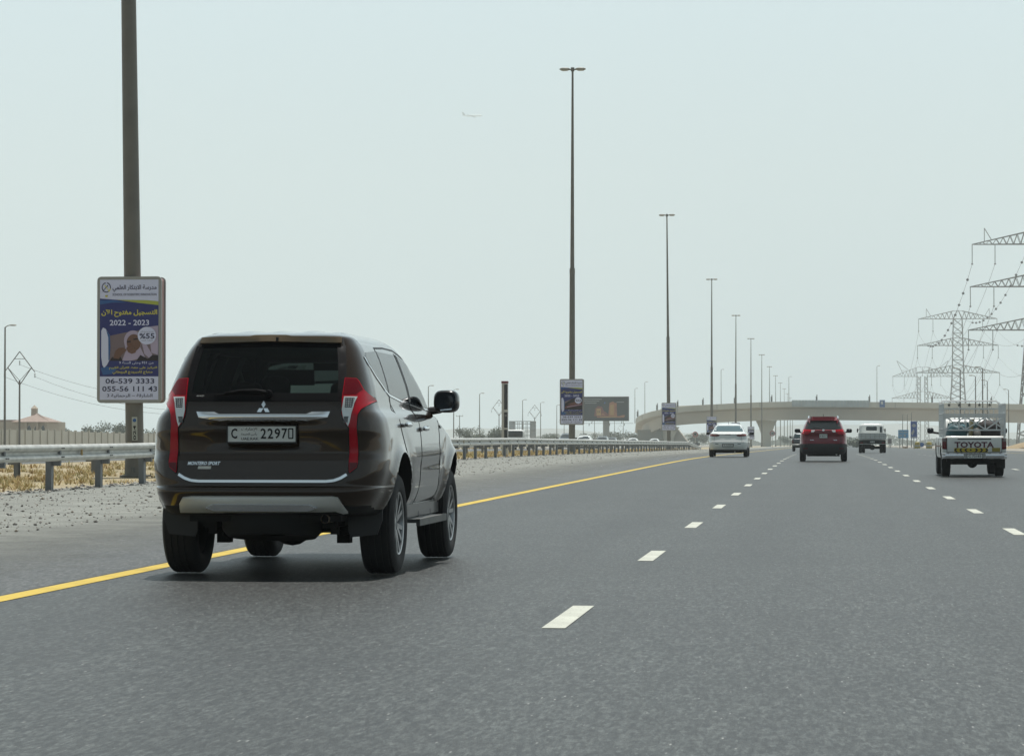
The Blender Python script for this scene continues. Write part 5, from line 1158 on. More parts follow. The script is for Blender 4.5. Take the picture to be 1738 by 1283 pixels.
    for x in (-.40, .40): mb.sell((x, 1.33, 1.40), (.13, .05, .085), SEAT, 3, 14, 8)
    mb.build('rear_seat', t, 50)
    mb = MB(); mb.box((0, 3.2, 1.10), (1.2, .35, .14), SEAT); mb.lathe([(.17, -.012), (.185, 0), (.17, .012), (.155, 0), (.17, -.012)], BLACK, (-.37, 2.98, 1.16), (0, -1, .45), 24); mb.build('dashboard', t, 40)
    mb = MB(); mb.box((0, 2.62, 1.63), (.22, .03, .06), BLACK); mb.build('interior_mirror', t)
    for s in (1, -1): mb = MB(); mb.box((s*.34, 2.80, 1.545), (.40, .03, .13), SEAT); mb.build('sun_visor', t)
    add_wheels(t, wheel_meshes(wr, .27, .245, 6), (axr, axf), .765, wr-.002)
    t.rotation_euler = (0, 0, R(-.45))
    return t
brown_suv()
# ---------------------------------------------------------------- the other cars
def mirror_pair(t, x, y, z, r, M=BLACK, arm=True):
    for s in (1, -1):
        mb = MB(); mb.sell((s*x, y, z), r, M, 3, 14, 8); mb.tube([(s*(x-r[0]*.6), y+.02, z-r[2]*.6), (s*(x-r[0]-.14), y+.08, z-r[2]*.9)], .03, BLACK, 6); m_ = mb.build('wing_mirror', t, 50)
        mb = MB(); mb.sell((s*x, y-r[1]*.9, z), (r[0]*.8, .02, r[2]*.75), pbr('mirror_dark', (0, 0, 0)), 3, 14, 6); mb.build('mirror_glass', m_, 50)
def simple_car(name, label, cat, X, Y, paint, lev, axles, wz, wr, track, spec, rear, side, front, group=None, rz=0., scale=1., lower=None, lower_z=0, rg=None):
    t = thing(name, label, cat, (X, Y, g(Y)), rz=rz, group=group); t.scale = (scale,)*3
    me, bvh = shell(lev, None, nv=3, nr=2, ns=30, mats=[paint, UNDER, lower or UNDER]); under_faces(me, lev[1][0]+.06)
    if lower:
        for p in me.polygons:
            if p.center.z < lower_z: p.material_index = 2
    cs = [cyl_cut(s*.5, s*1.3, ya, wz+.03, wr+.07, 28) for ya in axles for s in (-1, 1)]
    body = cut(me, cs, 'body', t)
    mb = MB(); panel(mb, bvh, rear, 'R', rg or DGLASS, .006, .01, .08); mb.build('rear_window', t, 30)
    mb = MB(); panel(mb, bvh, front, 'F', DGLASS, .006, .01, .1); mb.build('windscreen', t, 30)
    for s in (1, -1):
        for p in side: mb = MB(); panel(mb, bvh, p, 'S', DGLASS, .006, .01, .1, s); mb.build('side_window', t, 30)
    add_wheels(t, spec, axles, track, wr)
    return t, bvh, body
W8 = wheel_meshes(.325, .20, .20, 5)
def lamps(t, bvh, poly, M, name='tail_lamp', off=.012, extra=None):
    for s in (1, -1):
        q = (lambda p: p) if s > 0 else mirx
        mb = MB(); panel(mb, bvh, q(poly), 'R', M, off, .02, .05); l = mb.build(name, t, 35)
        for nm, pl, M2 in (extra or []): mb = MB(); panel(mb, bvh, q(pl), 'R', M2, off+.006, .006, .05); mb.build(nm, l, 35)
SED = [(.25, .66, .25, 4.1, .5, .5), (.26, .74, .14, 4.2, .6, .6), (.33, .82, .05, 4.42, .7, .8), (.48, .86, .0, 4.52, .75, .9), (.66, .875, .01, 4.54, .75, .9), (.70, .87, .03, 4.54, .7, .9), (.85, .87, .09, 4.42, .65, .8), (.96, .855, .12, 4.1, .6, .7), (1.03, .81, .13, 3.75, .55, .6), (1.07, .765, .20, 3.4, .5, .5), (1.11, .735, .52, 3.25, .45, .4), (1.2, .69, .68, 3.08, .42, .4), (1.32, .63, .93, 2.82, .4, .4), (1.41, .565, 1.15, 2.55, .4, .4), (1.46, .47, 1.35, 2.35, .4, .4), (1.49, .3, 1.6, 2.15, .2, .2), (1.497, .03, 1.8, 2.0, .05, .05)]
sR = [(-.655, 1.135), (.655, 1.135), (.575, 1.395), (-.575, 1.395)]; sF = [(-.62, 1.1), (.62, 1.1), (.54, 1.39), (-.54, 1.39)]
sS = [[(1.15, 1.14), (1.9, 1.12), (1.88, 1.36), (1.45, 1.36)], [(1.96, 1.12), (2.9, 1.1), (2.45, 1.33), (1.95, 1.36)]]
def saloon(label, X, Y, paint, **k):
    t, bvh, body = simple_car('saloon_car', label, 'car', X, Y, paint, SED, (.92, 3.55), .325, .325, .765, W8, sR, sS, sF, rg=pbr('sky_tinted_glass', (.05, .11, .13), .08, 0, 1., spec=1.), **k)  # bluish sky reflection put into the colour of the rear glass
    lamps(t, bvh, [(.36, .985), (.48, 1.03), (.80, 1.03), (.815, .93), (.50, .905), (.40, .93)], pbr('smoked_red', (.14, .035, .025), .15, 0, 1.), extra=[('lens', [(.52, .925), (.79, .95), (.79, 1.01), (.55, 1.01)], pbr('lens_orange_red', (.28, .06, .04), .2, 0, 1.))])
    mb = MB(); seam(mb, bvh, [(-.36, .985), (.36, .985)], 'R', .008); seam(mb, bvh, [(-.70, .665), (.70, .665)], 'R', .007); seam(mb, bvh, [(-.6, .90), (-.62, .70)], 'R', .007); seam(mb, bvh, [(.6, .90), (.62, .70)], 'R', .007); mb.build('panel_gaps', body)
    for s in (1, -1): mb = MB(); panel(mb, bvh, [(s*.42, .60), (s*.56, .60), (s*.57, .575), (s*.43, .575)], 'R', BLACK, .004, .01, .05); mb.build('reflector', t)
    mb = MB(); panel(mb, bvh, [(-.55, .33), (.55, .33), (.48, .27), (-.48, .27)], 'R', BLACK, .006, .01, .06); mb.build('diffuser', t)
    y = bvh.ray_cast(Vector((0, -3, .52)), Vector((0, 1, 0)))[0].y; mb = MB(); panel(mb, bvh, [(-.27, .60), (.27, .60), (.25, .45), (-.25, .45)], 'R', pbr('plate_recess', (.25, .25, .24), .6), .004, .01, .06); mb.build('plate_recess', t); plate(t, y-.03, .515, .44, .10, 'G 56021', detail=False)
    mb = MB(); panel(mb, bvh, [(-.12, .995), (.12, .995), (.11, 1.015), (-.11, 1.015)], 'R', pbr('brake_lamp', (.12, .01, .01), .2), .008, .01, .05); mb.build('brake_lamp', t)
    mb = MB(); mb.tube([(-.02, 1.35, 1.46), (-.02, 1.25, 1.60)], .008, BLACK, 5); mb.build('antenna', t)
    mb = MB(); mb.box((0, 2.0, .24), (1.2, 3.2, .12), UNDER); mb.tube([(.3, .12, .24), (.3, .6, .26)], .035, STEEL, 8); mb.box((0, .9, .3), (1.3, .12, .1), UNDER); mb.build('underbody', t)
    mirror_pair(t, .99, 2.95, 1.05, (.10, .07, .07)); return t
c = at(1236.5, 776, 127); wheels_shift = 0
saloon('white saloon car in the left lane, seen from behind, beside the yellow line', c.x, 126.2, pbr('car_white', (.78, .80, .78), .3, 0, .8), scale=1.02)
# red crossover
RED = pbr('car_red', (.17, .004, .014), .25, .3, .8)
CRO = [(.27, .70, .25, 4.2, .5, .5), (.28, .78, .12, 4.3, .6, .6), (.38, .87, .03, 4.45, .7, .8), (.55, .90, .0, 4.52, .75, .9), (.68, .905, .02, 4.54, .75, .9), (.80, .90, .06, 4.50, .7, .9), (.98, .895, .07, 4.3, .65, .8), (1.08, .87, .05, 3.9, .6, .7), (1.15, .835, .05, 3.6, .5, .6), (1.22, .80, .10, 3.3, .5, .5), (1.36, .735, .22, 3.0, .45, .4), (1.52, .665, .36, 2.7, .42, .4), (1.60, .62, .40, 2.5, .4, .4), (1.645, .56, .36, 2.35, .35, .4), (1.68, .44, .50, 2.2, .35, .4), (1.70, .25, .9, 2.0, .2, .2), (1.705, .03, 1.2, 1.7, .05, .05)]
cR = [(-.69, 1.235), (.69, 1.235), (.62, 1.50), (.56, 1.595), (-.56, 1.595), (-.62, 1.50)]; cF = [(-.66, 1.2), (.66, 1.2), (.56, 1.58), (-.56, 1.58)]
cS = [[(.55, 1.32), (1.0, 1.27), (1.1, 1.56), (.75, 1.56)], [(1.08, 1.27), (1.9, 1.25), (1.9, 1.57), (1.18, 1.57)], [(1.98, 1.25), (2.95, 1.22), (2.45, 1.54), (1.98, 1.57)]]
W9 = wheel_meshes(.355, .23, .225, 5)
def crossover(label, X, Y, paint, black_low=True, **k):
    t, bvh, body = simple_car('crossover_car', label, 'car', X, Y, paint, CRO, (.90, 3.56), .355, .355, .80, W9, cR, cS, cF, lower=pbr('cladding_black', (.014, .014, .015), .6), lower_z=.66 if black_low else 0, **k)
    lamps(t, bvh, [(.43, 1.215), (.62, 1.235), (.83, 1.23), (.855, 1.15), (.84, 1.05), (.60, 1.045), (.50, 1.12)], REDL, extra=[('clear_lens', [(.32, 1.20), (.47, 1.20), (.46, 1.13), (.38, 1.125), (.35, 1.15)], CLEARL)])
    mb = MB(); panel(mb, bvh, [(-.30, 1.205), (.30, 1.205), (.30, 1.175), (-.30, 1.175)], 'R', paint, .03, .01, .05); mb.build('garnish', t)
    mb = MB(); 
    panel(mb, bvh, disc(0, 1.19, .05, 16, .032), 'R', CHROME, .04, .01, .03); mb.build('emblem', t)
    y = bvh.ray_cast(Vector((0, -3, 1.0)), Vector((0, 1, 0)))[0].y; plate(t, y-.03, .985, .30, .15, '4 96317', detail=False)
    for x0, x1, s_ in ((-.50, -.36, 'RAV'), (.38, .53, 'VX')): mb = MB(); write(mb, s_, x0, .815, x1, .845, CHROME, 0, fn=lambda u, v, d: (u, bvh.ray_cast(Vector((u, -3, v)), Vector((0, 1, 0)))[0].y-.008, v), bold=.03); mb.build('model_badge', t)
    mb = MB(); panel(mb, bvh, [(-.58, 1.615), (.58, 1.615), (.55, 1.665), (-.55, 1.665)], 'R', paint, .07, .02, .08); mb.build('spoiler', t, 40)
    for s in (1, -1): mb = MB(); mb.tube([(s*.56, .55, 1.655), (s*.57, .75, 1.735), (s*.56, 1.4, 1.75), (s*.54, 2.1, 1.715), (s*.54, 2.2, 1.66)], .022, CHROME, 8); mb.build('roof_rail', t, 40)
    mb = MB(); mb.tube([(0, .75, 1.66), (0, .62, 1.83)], .010, BLACK, 5); mb.build('antenna', t)
    mb = MB(); seam(mb, bvh, [(-.66, 1.04), (-.68, .80), (-.60, .68), (.60, .68), (.68, .80), (.66, 1.04)], 'R', .008); mb.build('panel_gaps', body)
    wb = MB(); h = lambda x, z: bvh.ray_cast(Vector((x, -3, z)), Vector((0, 1, 0)))[0].y-.02
    wb.tube([(0, h(0, 1.26), 1.26), (-.2, h(-.2, 1.30), 1.30), (-.42, h(-.42, 1.29), 1.29)], .012, BLACK, 6); wb.build('wiper', t)
    for s in (1, -1): mb = MB(); panel(mb, bvh, [(s*.60, .52), (s*.78, .52), (s*.78, .49), (s*.60, .49)], 'R', REDD, .006, .01, .05); mb.build('reflector', t)
    mb = MB(); mb.box((0, 2.0, .27), (1.25, 3.2, .14), UNDER); mb.box((0, .9, .33), (1.4, .14, .12), UNDER); mb.tube([(.5, .1, .28), (.5, .6, .3)], .035, STEEL, 8); mb.build('underbody', t)
    mirror_pair(t, 1.02, 3.0, 1.19, (.115, .08, .085)); return t
c = at(1397.5, 783, 103.5)
crossover('dark red crossover car in the middle lane with silver roof rails, seen from behind', c.x, 102.7, RED, scale=.955)
# ---------------------------------------------------------------- pickups
PU = [(.42, .62, .30, 4.7, .4, .4), (.43, .72, .10, 4.8, .3, .5), (.50, .755, .03, 4.85, .16, .6), (.62, .765, .0, 4.88, .14, .7), (.80, .768, .0, 4.86, .14, .7), (.93, .760, .01, 4.6, .14, .7), (.965, .745, .03, 4.35, .12, .6), (.985, .72, .06, 4.1, .1, .5), (.990, .71, 2.12, 4.0, .1, .5), (1.03, .70, 2.15, 3.85, .16, .45), (1.2, .655, 2.22, 3.62, .2, .4), (1.36, .60, 2.32, 3.36, .22, .4), (1.41, .54, 2.40, 3.2, .22, .4), (1.435, .40, 2.5, 3.05, .22, .3), (1.44, .05, 2.7, 2.9, .05, .05)]
WP = wheel_meshes(.335, .215, .20, 5, rimM=pbr('steel_rim', (.25, .25, .25), .5, .5))
def pickup(label, X, Y, paint, scale=1., rz=0., cage=False, small=False):
    t = thing('pickup_truck', label, 'pickup truck', (X, Y, g(Y)), rz=rz); t.scale = (scale,)*3
    me, bvh = shell(PU, None, nv=3, nr=3, ns=34, mats=[paint, UNDER]); under_faces(me, .5)
    bed = MB(); bed.box((0, 1.06, 1.0), (1.36, 1.98, .84), pbr('bed_liner', (.12, .12, .115), .8)); cs = [bed.mesh('cutter')]+[cyl_cut(s*.45, s*1.3, ya, .40, .42, 28) for ya in (.98, 3.9) for s in (-1, 1)]
    body = cut(me, cs, 'body', t)
    mb = MB(); panel(mb, bvh, [(-.58, 1.05), (.58, 1.05), (.50, 1.40), (-.50, 1.40)], 'R', pbr('cab_glass_teal', (.02, .05, .055), .06, 0, 1.), .006, .01, .1); mb.build('rear_window', t, 30)
    mb = MB(); panel(mb, bvh, [(-.60, 1.04), (.60, 1.04), (.52, 1.38), (-.52, 1.38)], 'F', DGLASS, .006, .01, .1); mb.build('windscreen', t, 30)
    for s in (1, -1):
        mb = MB(); panel(mb, bvh, [(2.4, 1.03), (3.5, 1.01), (3.15, 1.34), (2.5, 1.36)], 'S', DGLASS, .006, .01, .1, s); mb.build('side_window', t, 30)
        mb = MB(); seam(mb, bvh, [(2.3, 1.0), (2.28, .55)], 'S', .01, sgn=s); seam(mb, bvh, [(3.55, 1.0), (3.5, .55)], 'S', .01, sgn=s); seam(mb, bvh, [(2.12, .97), (2.10, .5)], 'S', .012, sgn=s); mb.build('door_gaps', body)
        mb = MB(); seam(mb, bvh, [(.25, .73), (4.3, .73)], 'S', .03, pbr('stripe_brown', (.12, .03, .02), .5), sgn=s, off=.004); mb.build('side_stripe', t)
    # tailgate
    TG = MB(); panel(TG, bvh, [(-.645, .60), (.645, .60), (.645, .935), (-.645, .935)], 'R', paint, .014, .01, .08); tg = TG.build('tailgate', t, 30)
    mb = MB(); panel(mb, bvh, [(-.40, .895), (.40, .895), (.40, .925), (-.40, .925)], 'R', pbr('handle_dark', (.06, .06, .06), .6), .018, .01, .08); mb.build('handle', tg)  # dark grey strip across the top of the tailgate
    mb = MB()
    for a, b in (([(-.655, .94), (-.655, .59)], .012), ([(.655, .94), (.655, .59)], .012), ([(-.655, .595), (.655, .595)], .012)): seam(mb, bvh, a, 'R', b)
    mb.build('tailgate_gap', body)
    fn = lambda u, v, d: (u, bvh.ray_cast(Vector((u, -3, v)), Vector((0, 1, 0)))[0].y-d, v)
    if cage:
        mb = MB(); write(mb, 'TOYOTA', -.475, .700, .465, .845, pbr('letter_maroon', (.09, .012, .03), .5), .022, fn=fn, bold=.035); mb.build('lettering', tg)
        mb = MB(); YL = pbr('reflective_yellow', (.55, .42, .03), .5); panel(mb, bvh, [(-.48, .60), (.32, .60), (.32, .695), (-.48, .695)], 'R', YL, .018, .004, .1); st = mb.build('chevron_strip', tg)
        mb = MB()
        for k in range(7):
            x = -.455+k*.122; s = -1 if k < 3 else 1
            if k == 3: panel(mb, bvh, [(x-.03, .648), (x, .625), (x+.03, .648), (x, .67)], 'R', INK, .022, .002, .1); continue
            x2 = x+.0; panel(mb, bvh, [(x2-.02*s-.01, .605), (x2-.02*s+.035, .605), (x2+.02*s+.035, .648), (x2-.02*s+.035, .690), (x2-.02*s-.01, .690), (x2+.02*s-.01, .648)], 'R', INK, .022, .002, .1)
        mb.build('chevrons', st)
        mb = MB(); panel(mb, bvh, [(.42, .61), (.61, .61), (.61, .70), (.42, .70)], 'R', pbr('sticker_yellow', (.33, .27, .05), .6), .018, .004, .1); mb.build('sticker', tg)
    for s in (1, -1):
        q = (lambda p: p) if s > 0 else mirx
        mb = MB(); panel(mb, bvh, q([(.662, .66), (.755, .67), (.757, .93), (.662, .935)]), 'R', REDD, .012, .02, .05); l = mb.build('tail_lamp', t, 30)
        mb = MB(); panel(mb, bvh, q([(.668, .845), (.75, .845), (.752, .925), (.668, .928)]), 'R', pbr('lamp_smoke', (.10, .05, .045), .2, 0, 1.), .016, .01, .05); mb.build('upper_lens', l, 30)
    # bumper
    mb = MB(); BC = CHROME if cage else STEEL
    prof = [(-.10, .43), (-.16, .45), (-.17, .50), (-.145, .515), (-.155, .53), (-.155, .56), (-.13, .575), (.02, .575), (.02, .43)]
    xs = [-.77, -.70, -.3, .3, .70, .77]; vs = []
    for x in xs:
        k = .07 if abs(x) > .75 else 0
        for y, z in prof: vs.append((x, y+k, z))
    k = len(prof); mb.add(vs, [(i*k+j, i*k+(j+1) % k, (i+1)*k+(j+1) % k, (i+1)*k+j) for i in range(len(xs)-1) for j in range(k)]+[tuple(range(k)), tuple(range(len(vs)-k, len(vs)))], BC); b = mb.build('rear_bumper', t, 30)
    mb = MB(); mb.box((0, -.178, .505), (.52, .01, .12), pbr('plate_holder', (.4, .4, .39), .5, .4)); mb.build('plate_holder', b)
    plate(t, -.19, .50, .36, .10, 'C 72183', detail=False)
    mb = MB(); mb.box((0, 2.2, .40), (.9, 4.0, .12), UNDER); mb.tube([(-.62, .98, .335), (.62, .98, .335)], .05, UNDER, 8); mb.sell((0, .98, .33), (.13, .15, .13), UNDER, 2, 10, 8); mb.box((-.45, .3, .36), (.15, .2, .12), UNDER); mb.box((.1, .25, .36), (.2, .2, .1), UNDER); mb.box((0, .3, .43), (1.3, .3, .14), UNDER)
    mb.build('underbody', t)
    for s in (1, -1): mb = MB(); mb.box((s*.655, .52, .33), (.22, .015, .26), UNDER); mb.build('mud_flap', t)
    add_wheels(t, WP, (.98, 3.9), .645, .335)
    mirror_pair(t, .92, 3.35, 1.115, (.085, .06, .075))
    if cage:
        # white steel rack: side panels, front hoop, rear gate
        RK = pbr('rack_white', (.78, .79, .78), .45, .1); RG = pbr('rack_grey', (.36, .37, .38), .5, .3); b_ = .03
        for s in (1, -1):
            mb = MB(); x = s*.735
            for z in (1.0, 1.16, 1.52, 1.76): mb.beam((x, .02, z), (x, 2.25, z), b_, RK)
            for y in (.02, .58, 1.14, 1.7, 2.25): mb.beam((x, y, .97), (x, y, 1.76+(.06 if y > 2 else 0)), b_, RK)
            for k in range(14): y = .1+k*.16; mb.beam((x, y, 1.0), (x, y, 1.76), .018, RK)
            for k in range(4): y0 = .02+k*.56; mb.beam((x, y0, 1.16), (x, y0+.56, 1.52), .024, RK); mb.beam((x, y0+.56, 1.16), (x, y0, 1.52), .024, RK)
            mb.build('rack_side', t)
        mb = MB()                                        # rear gate
        for z in (1.13, 1.50, 1.45): mb.beam((-.72, -.01, z), (.73, -.01, z), .038, RK)
        for x in (-.70, .72): mb.beam((x, -.01, .96), (x, -.01, 1.52), .03, RK)
        for x in (-.37, -.2, .26, .53): mb.beam((x, -.01, 1.13), (x, -.01, 1.45), .026, RK)
        for x0, x1 in ((-.70, -.21), (-.21, .27), (.27, .72)): mb.beam((x0, -.015, 1.14), (x1, -.015, 1.45), .03, RK); mb.beam((x1, -.02, 1.14), (x0, -.02, 1.45), .03, RK)
        mb.build('rack_gate', t)
        mb = MB()                                        # front hoop with five stars
        mb.tube([(-.735, 2.25, 1.0), (-.735, 2.25, 1.78), (-.66, 2.25, 1.85), (.66, 2.25, 1.85), (.735, 2.25, 1.78), (.735, 2.25, 1.0)], .024, RK, 6); mb.beam((-.72, 2.25, 1.66), (.72, 2.25, 1.66), .034, RK); mb.beam((-.72, 2.25, 1.46), (.72, 2.25, 1.46), .03, RK)
        for k in range(11): x = -.6+k*.12; mb.beam((x, 2.25, 1.0), (x, 2.25, 1.66), .02, RK)
        h = mb.build('rack_hoop', t)
        for k in range(5):
            mb = MB(); x = -.50+k*.25; st = [(x+(.055 if i % 2 == 0 else .022)*math.sin(i*math.pi/5), 1.755+(.055 if i % 2 == 0 else .022)*math.cos(i*math.pi/5)) for i in range(10)]
            mb.prism(st, DARKSTEEL, XZ, 2.245, 2.255); mb.beam((x, 2.25, 1.66), (x, 2.25, 1.84), .008, RG); mb.build('star', h)
    return t
PWH = pbr('pickup_white', (.74, .75, .72), .4, 0, .5, var=.08, vscale=3)
c = at(1650.5, 808, 68.6); hx, hy = c.x, 67.7
pickup('old white pickup with TOYOTA on its tailgate and a tall white cargo rack', hx, hy, PWH, cage=True)
# load in the pickup bed
TEAL = pbr('teal_tarp', (.03, .10, .12), .6, var=.3, vscale=4); SACK = pbr('dark_sack', (.035, .03, .03), .8, var=.3, vscale=4); PLY = pbr('plywood', (.25, .21, .10), .8)
def load(name, label, cat, fn_): t = tag(fn_().build(name, smooth=60), label, cat); t.location = (hx, hy, g(hy)); return t
def crumple(mb): mb.v = [(x+.018*math.sin(z*31+y*17), y+.02*math.sin(x*29+z*9), z+.022*math.sin(x*23+1)+.015*math.sin(x*51+y*13)) for x, y, z in mb.v]
def l1(): mb = MB(); mb.sell((-.40, .5, .98), (.24, .35, .27), TEAL, 4.5, 24, 16); crumple(mb); return mb
def l2(): mb = MB(); mb.sell((.38, .5, 1.05), (.27, .38, .31), SACK, 3.6, 24, 16); crumple(mb); return mb
def l3(): mb = MB(); mb.box((-.06, .6, 1.02), (.05, .9, .74), PLY, Matrix.Rotation(R(6), 4, 'Y')); return mb
def l4(): mb = MB(); mb.sell((.08, .35, .93), (.12, .3, .25), pbr('grey_bundle', (.12, .12, .11), .8), 2.5, 14, 8); return mb
load('tarp_bundle', 'teal tarpaulin bundle at the left of the pickup bed', 'bundle', l1); load('sack', 'dark sack behind the right of the pickup rack gate', 'sack', l2); load('plywood_sheet', 'yellowish plywood sheet standing in the middle of the pickup bed', 'board', l3); load('cloth_bundle', 'low grey cloth bundle right of the plywood sheet', 'bundle', l4)
c = at(1361, 766, 230)
pickup('small dark pickup far ahead, half hidden behind the dark red crossover', c.x, 229.5, pbr('pickup_dark', (.05, .055, .06), .3, .3, 1.), scale=1.05)
# ---------------------------------------------------------------- white flatbed truck ahead
def flatbed(label, X, Y):
    t = thing('flatbed_truck', label, 'truck', (X, Y, g(Y))); TW = pbr('truck_white', (.68, .70, .68), .45, 0, .3, var=.06, vscale=3)
    mb = MB(); mb.sell((0, 4.35, 1.28), (.80, .78, .70), TW, 7, 28, 14); cab = mb.build('cab', t, 40)
    mb = MB(); mb.prism(rrect(-.36, 1.50, .36, 1.76, .05), DGLASS, XZ, 3.56, 3.545); mb.build('rear_window', t)
    mb = MB(); mb.prism(rrect(.555, 1.36, .70, 1.76, .04), DGLASS, XZ, 3.56, 3.55); mb.build('corner_window', t)
    for k in range(4): mb = MB(); mb.box((-.54+k*.36, 4.3, 1.965), (.05, 1.2, .03), TW); mb.build('roof_rib', t)
    for s in (1, -1):
        mb = MB(); mb.prism([(4.0, 1.35), (4.95, 1.35), (4.8, 1.8), (4.0, 1.82)], DGLASS, lambda u, v, d: (d, u, v), s*.79, s*.81); mb.build('side_window', t)
        mb = MB(); mb.sell((s*.93, 4.6, 1.5), (.05, .03, .14), BLACK, 3, 10, 6); mb.beam((s*.93, 4.62, 1.5), (s*.78, 4.7, 1.62), .03, BLACK); mb.build('wing_mirror', t, 50)
    mb = MB(); mb.box((0, 1.75, .93), (1.78, 3.45, .06), TW)
    mb.build('deck', t)
    for nm, c_, d_ in (('tailgate', (0, 0, 1.13), (1.83, .04, .40)), ('side_board', (-.9, 1.75, 1.13), (.03, 3.4, .38)), ('side_board', (.9, 1.75, 1.13), (.03, 3.4, .38))):
        mb = MB(); mb.box(c_, d_, TW)
        if nm == 'tailgate':
            for z in (.95, 1.13, 1.31): mb.box((0, -.03, z), (1.80, .02, .025), STEEL)
            for k in range(6): mb.box((-.75+k*.3, -.035, 1.13), (.03, .015, .38), STEEL)
        mb.build(nm, t)
    mb = MB(); mb.box((0, .25, .80), (1.7, .12, .14), UNDER); mb.box((0, .12, .74), (1.74, .03, .26), BLACK); mb.box((0, 2.2, .68), (.75, 4.2, .16), UNDER); mb.tube([(-.7, .95, .36), (.7, .95, .36)], .09, UNDER, 8); mb.sell((0, .95, .38), (.2, .2, .18), UNDER, 2, 12, 8); mb.box((0, .06, .60), (1.72, .05, .035), STEEL); mb.box((-.35, .3, .52), (.5, .3, .22), UNDER); mb.build('chassis', t)
    plate(t, .08, .74, .30, .11, '9 41', detail=False)
    for s in (1, -1): mb = MB(); mb.box((s*.72, .09, .68), (.2, .04, .09), REDD); mb.build('tail_lamp', t)
    tm, rm = wheel_meshes(.36, .20, .2, 8, rimM=pbr('steel_rim', (0, 0, 0)))
    for y, xs in ((.95, (.80, .58)), (4.3, (.72,))):
        for x in xs:
            for s in (1, -1): o = link('wheel', tm, t, (s*x, y, .36)); o.rotation_euler = (0, 0, 0 if s > 0 else math.pi); link('rim', rm, o)
c = at(1480.5, 769, 187)
flatbed('small white flatbed truck ahead in the third lane with slatted tailgate', c.x, 186)
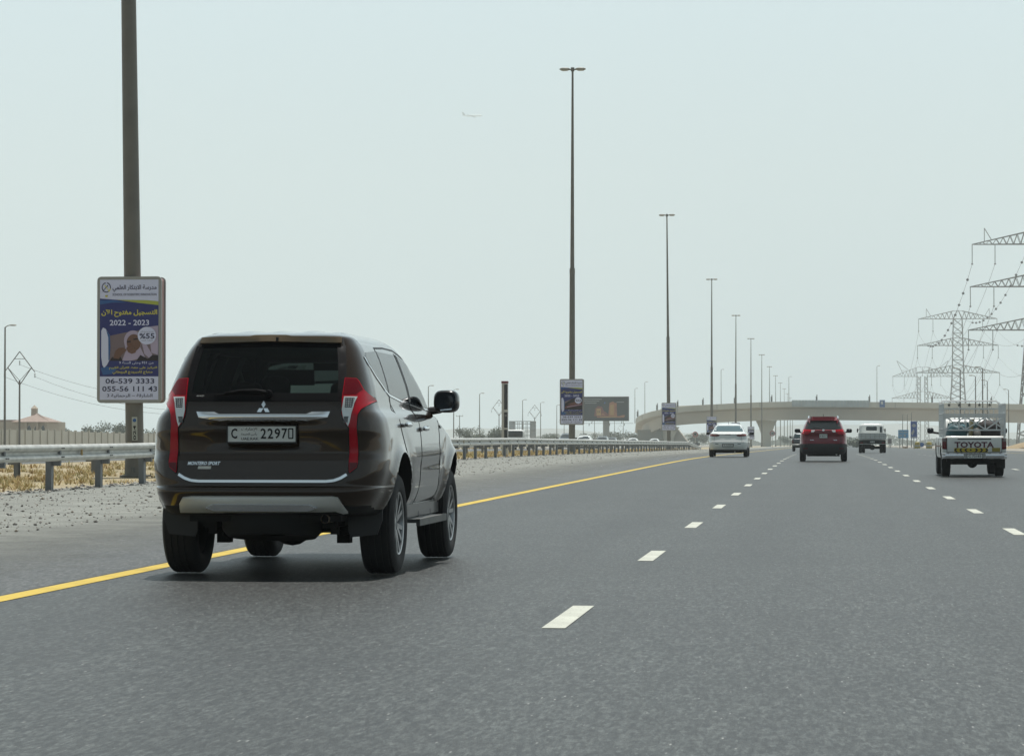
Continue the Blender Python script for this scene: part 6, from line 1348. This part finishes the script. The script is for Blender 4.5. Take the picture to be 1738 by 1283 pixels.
# ---------------------------------------------------------------- oncoming traffic behind the guardrails
def cage_truck():
    c = at(887, 745, 285); t = thing('caged_truck', 'oncoming white truck with an open cage body, right of the radar post', 'truck', (c.x, 285, g(285)), rz=math.pi); TW = pbr('truck_white', (0, 0, 0))
    mb = MB(); mb.sell((.35, 3.9, 1.30), (.95, .85, .80), TW, 7, 28, 14); mb.build('cab', t, 40)
    mb = MB(); mb.prism(rrect(-.52, 1.35, 1.22, 1.95, .08), DGLASS, XZ, 4.77, 4.74); mb.build('windscreen', t)
    mb = MB(); mb.prism(rrect(-.30, .75, 1.0, 1.05, .05), BLACK, XZ, 4.77, 4.745); mb.build('grille', t)
    for x in (-.45, 1.15): mb = MB(); mb.sell((x, 4.74, .9), (.11, .04, .1), CLEARL, 2.4, 12, 8); mb.build('headlight', t, 40)
    mb = MB(); mb.box((0, 0, 1.0), (2.2, 5.6, .12), TW); mb.build('deck', t)
    CG = pbr('cage_grey', (.42, .43, .42), .6, .2)
    for s in (1, -1):
        mb = MB()
        for z in (1.1, 1.5, 1.9, 2.3, 2.7, 2.95): mb.beam((s*1.08, -2.7, z), (s*1.08, 2.7, z), .06, CG)
        for k in range(9): y = -2.7+k*.675; mb.beam((s*1.08, y, 1.0), (s*1.08, y, 2.95), .06, CG)
        mb.build('cage_side', t)
    for y, nm in ((-2.7, 'cage_end'), (2.7, 'cage_end')):
        mb = MB()
        for z in (1.1, 1.5, 1.9, 2.3, 2.7, 2.95): mb.beam((-1.08, y, z), (1.08, y, z), .05, CG)
        for k in range(6): x = -1.08+k*.432; mb.beam((x, y, 1.0), (x, y, 2.95), .05, CG)
        mb.build(nm, t)
    mb = MB(); mb.box((0, .6, .7), (.8, 6.4, .2), UNDER); mb.build('chassis', t)
    tm, rm = wheel_meshes(.42, .24, .24, 8, rimM=pbr('steel_rim', (0, 0, 0)))
    for y in (-1.8, 3.7):
        for s in (1, -1): o = link('wheel', tm, t, (s*.95, y, .42)); o.rotation_euler = (0, 0, 0 if s > 0 else math.pi); link('rim', rm, o)
cage_truck()
DKP = pbr('car_dark', (.035, .04, .042), .3, .4, 1.)
def lamp_front(t, y, z, x):
    for s in (1, -1): mb = MB(); mb.sell((s*x, y, z), (.15, .08, .07), CLEARL, 2.4, 12, 8); mb.build('headlight', t, 40)
c = at(961, 745, 330); o1 = crossover('oncoming dark car whose roof shows above the rail, left of the second mast', c.x, 334, DKP, rz=math.pi, scale=1.12); lamp_front(o1, 4.35, .85, .68)
c = at(1021, 747, 430); o2 = crossover('far oncoming grey car beside the billboard column', c.x, 434, pbr('car_grey', (.12, .13, .13), .3, .4, 1.), rz=math.pi, scale=1.1); lamp_front(o2, 4.35, .85, .68)
c = at(1073, 747, 420); w1 = saloon('oncoming white saloon right of the billboard, mostly behind the rail', c.x, 424, pbr('car_white', (0, 0, 0)), rz=math.pi, scale=1.05); lamp_front(w1, 4.3, .72, .66)
def put(src, px, Y, label):
    P = at(px, 747, Y); return dup(src, (P.x, Y, g(Y)), math.pi, label)
put(w1, 1112, 460, 'oncoming white saloon below the third advertising board'); put(w1, 905+90, 300, 'oncoming white car seen between the guardrail posts, right of the second mast'); put(o1, 1040, 520, 'distant oncoming dark car right of the billboard column')
# ================================================================ haze: real air round everything, sky outside it
def haze():
    mb = MB(); mb.box((0, 3550, 322), (7900, 7800, 724), None); mb.mats = []
    me = bpy.data.meshes.new('haze'); me.from_pydata(mb.v, [], mb.f)
    m = bpy.data.materials.new('haze_air'); m.use_nodes = True; n = m.node_tree.nodes; n.clear()
    o = n.new('ShaderNodeOutputMaterial'); v = n.new('ShaderNodeVolumePrincipled')
    v.inputs['Color'].default_value = HAZE_COL; v.inputs['Density'].default_value = HAZE_D; v.inputs['Anisotropy'].default_value = .0
    m.node_tree.links.new(v.outputs[0], o.inputs['Volume']); me.materials.append(m)
    b = link('haze', me); tag(b, kind='stuff'); b['label'] = 'pale hot haze over the whole scene'
HAZE_COL = (.90, .98, .98, 1); HAZE_D = .00025
haze()
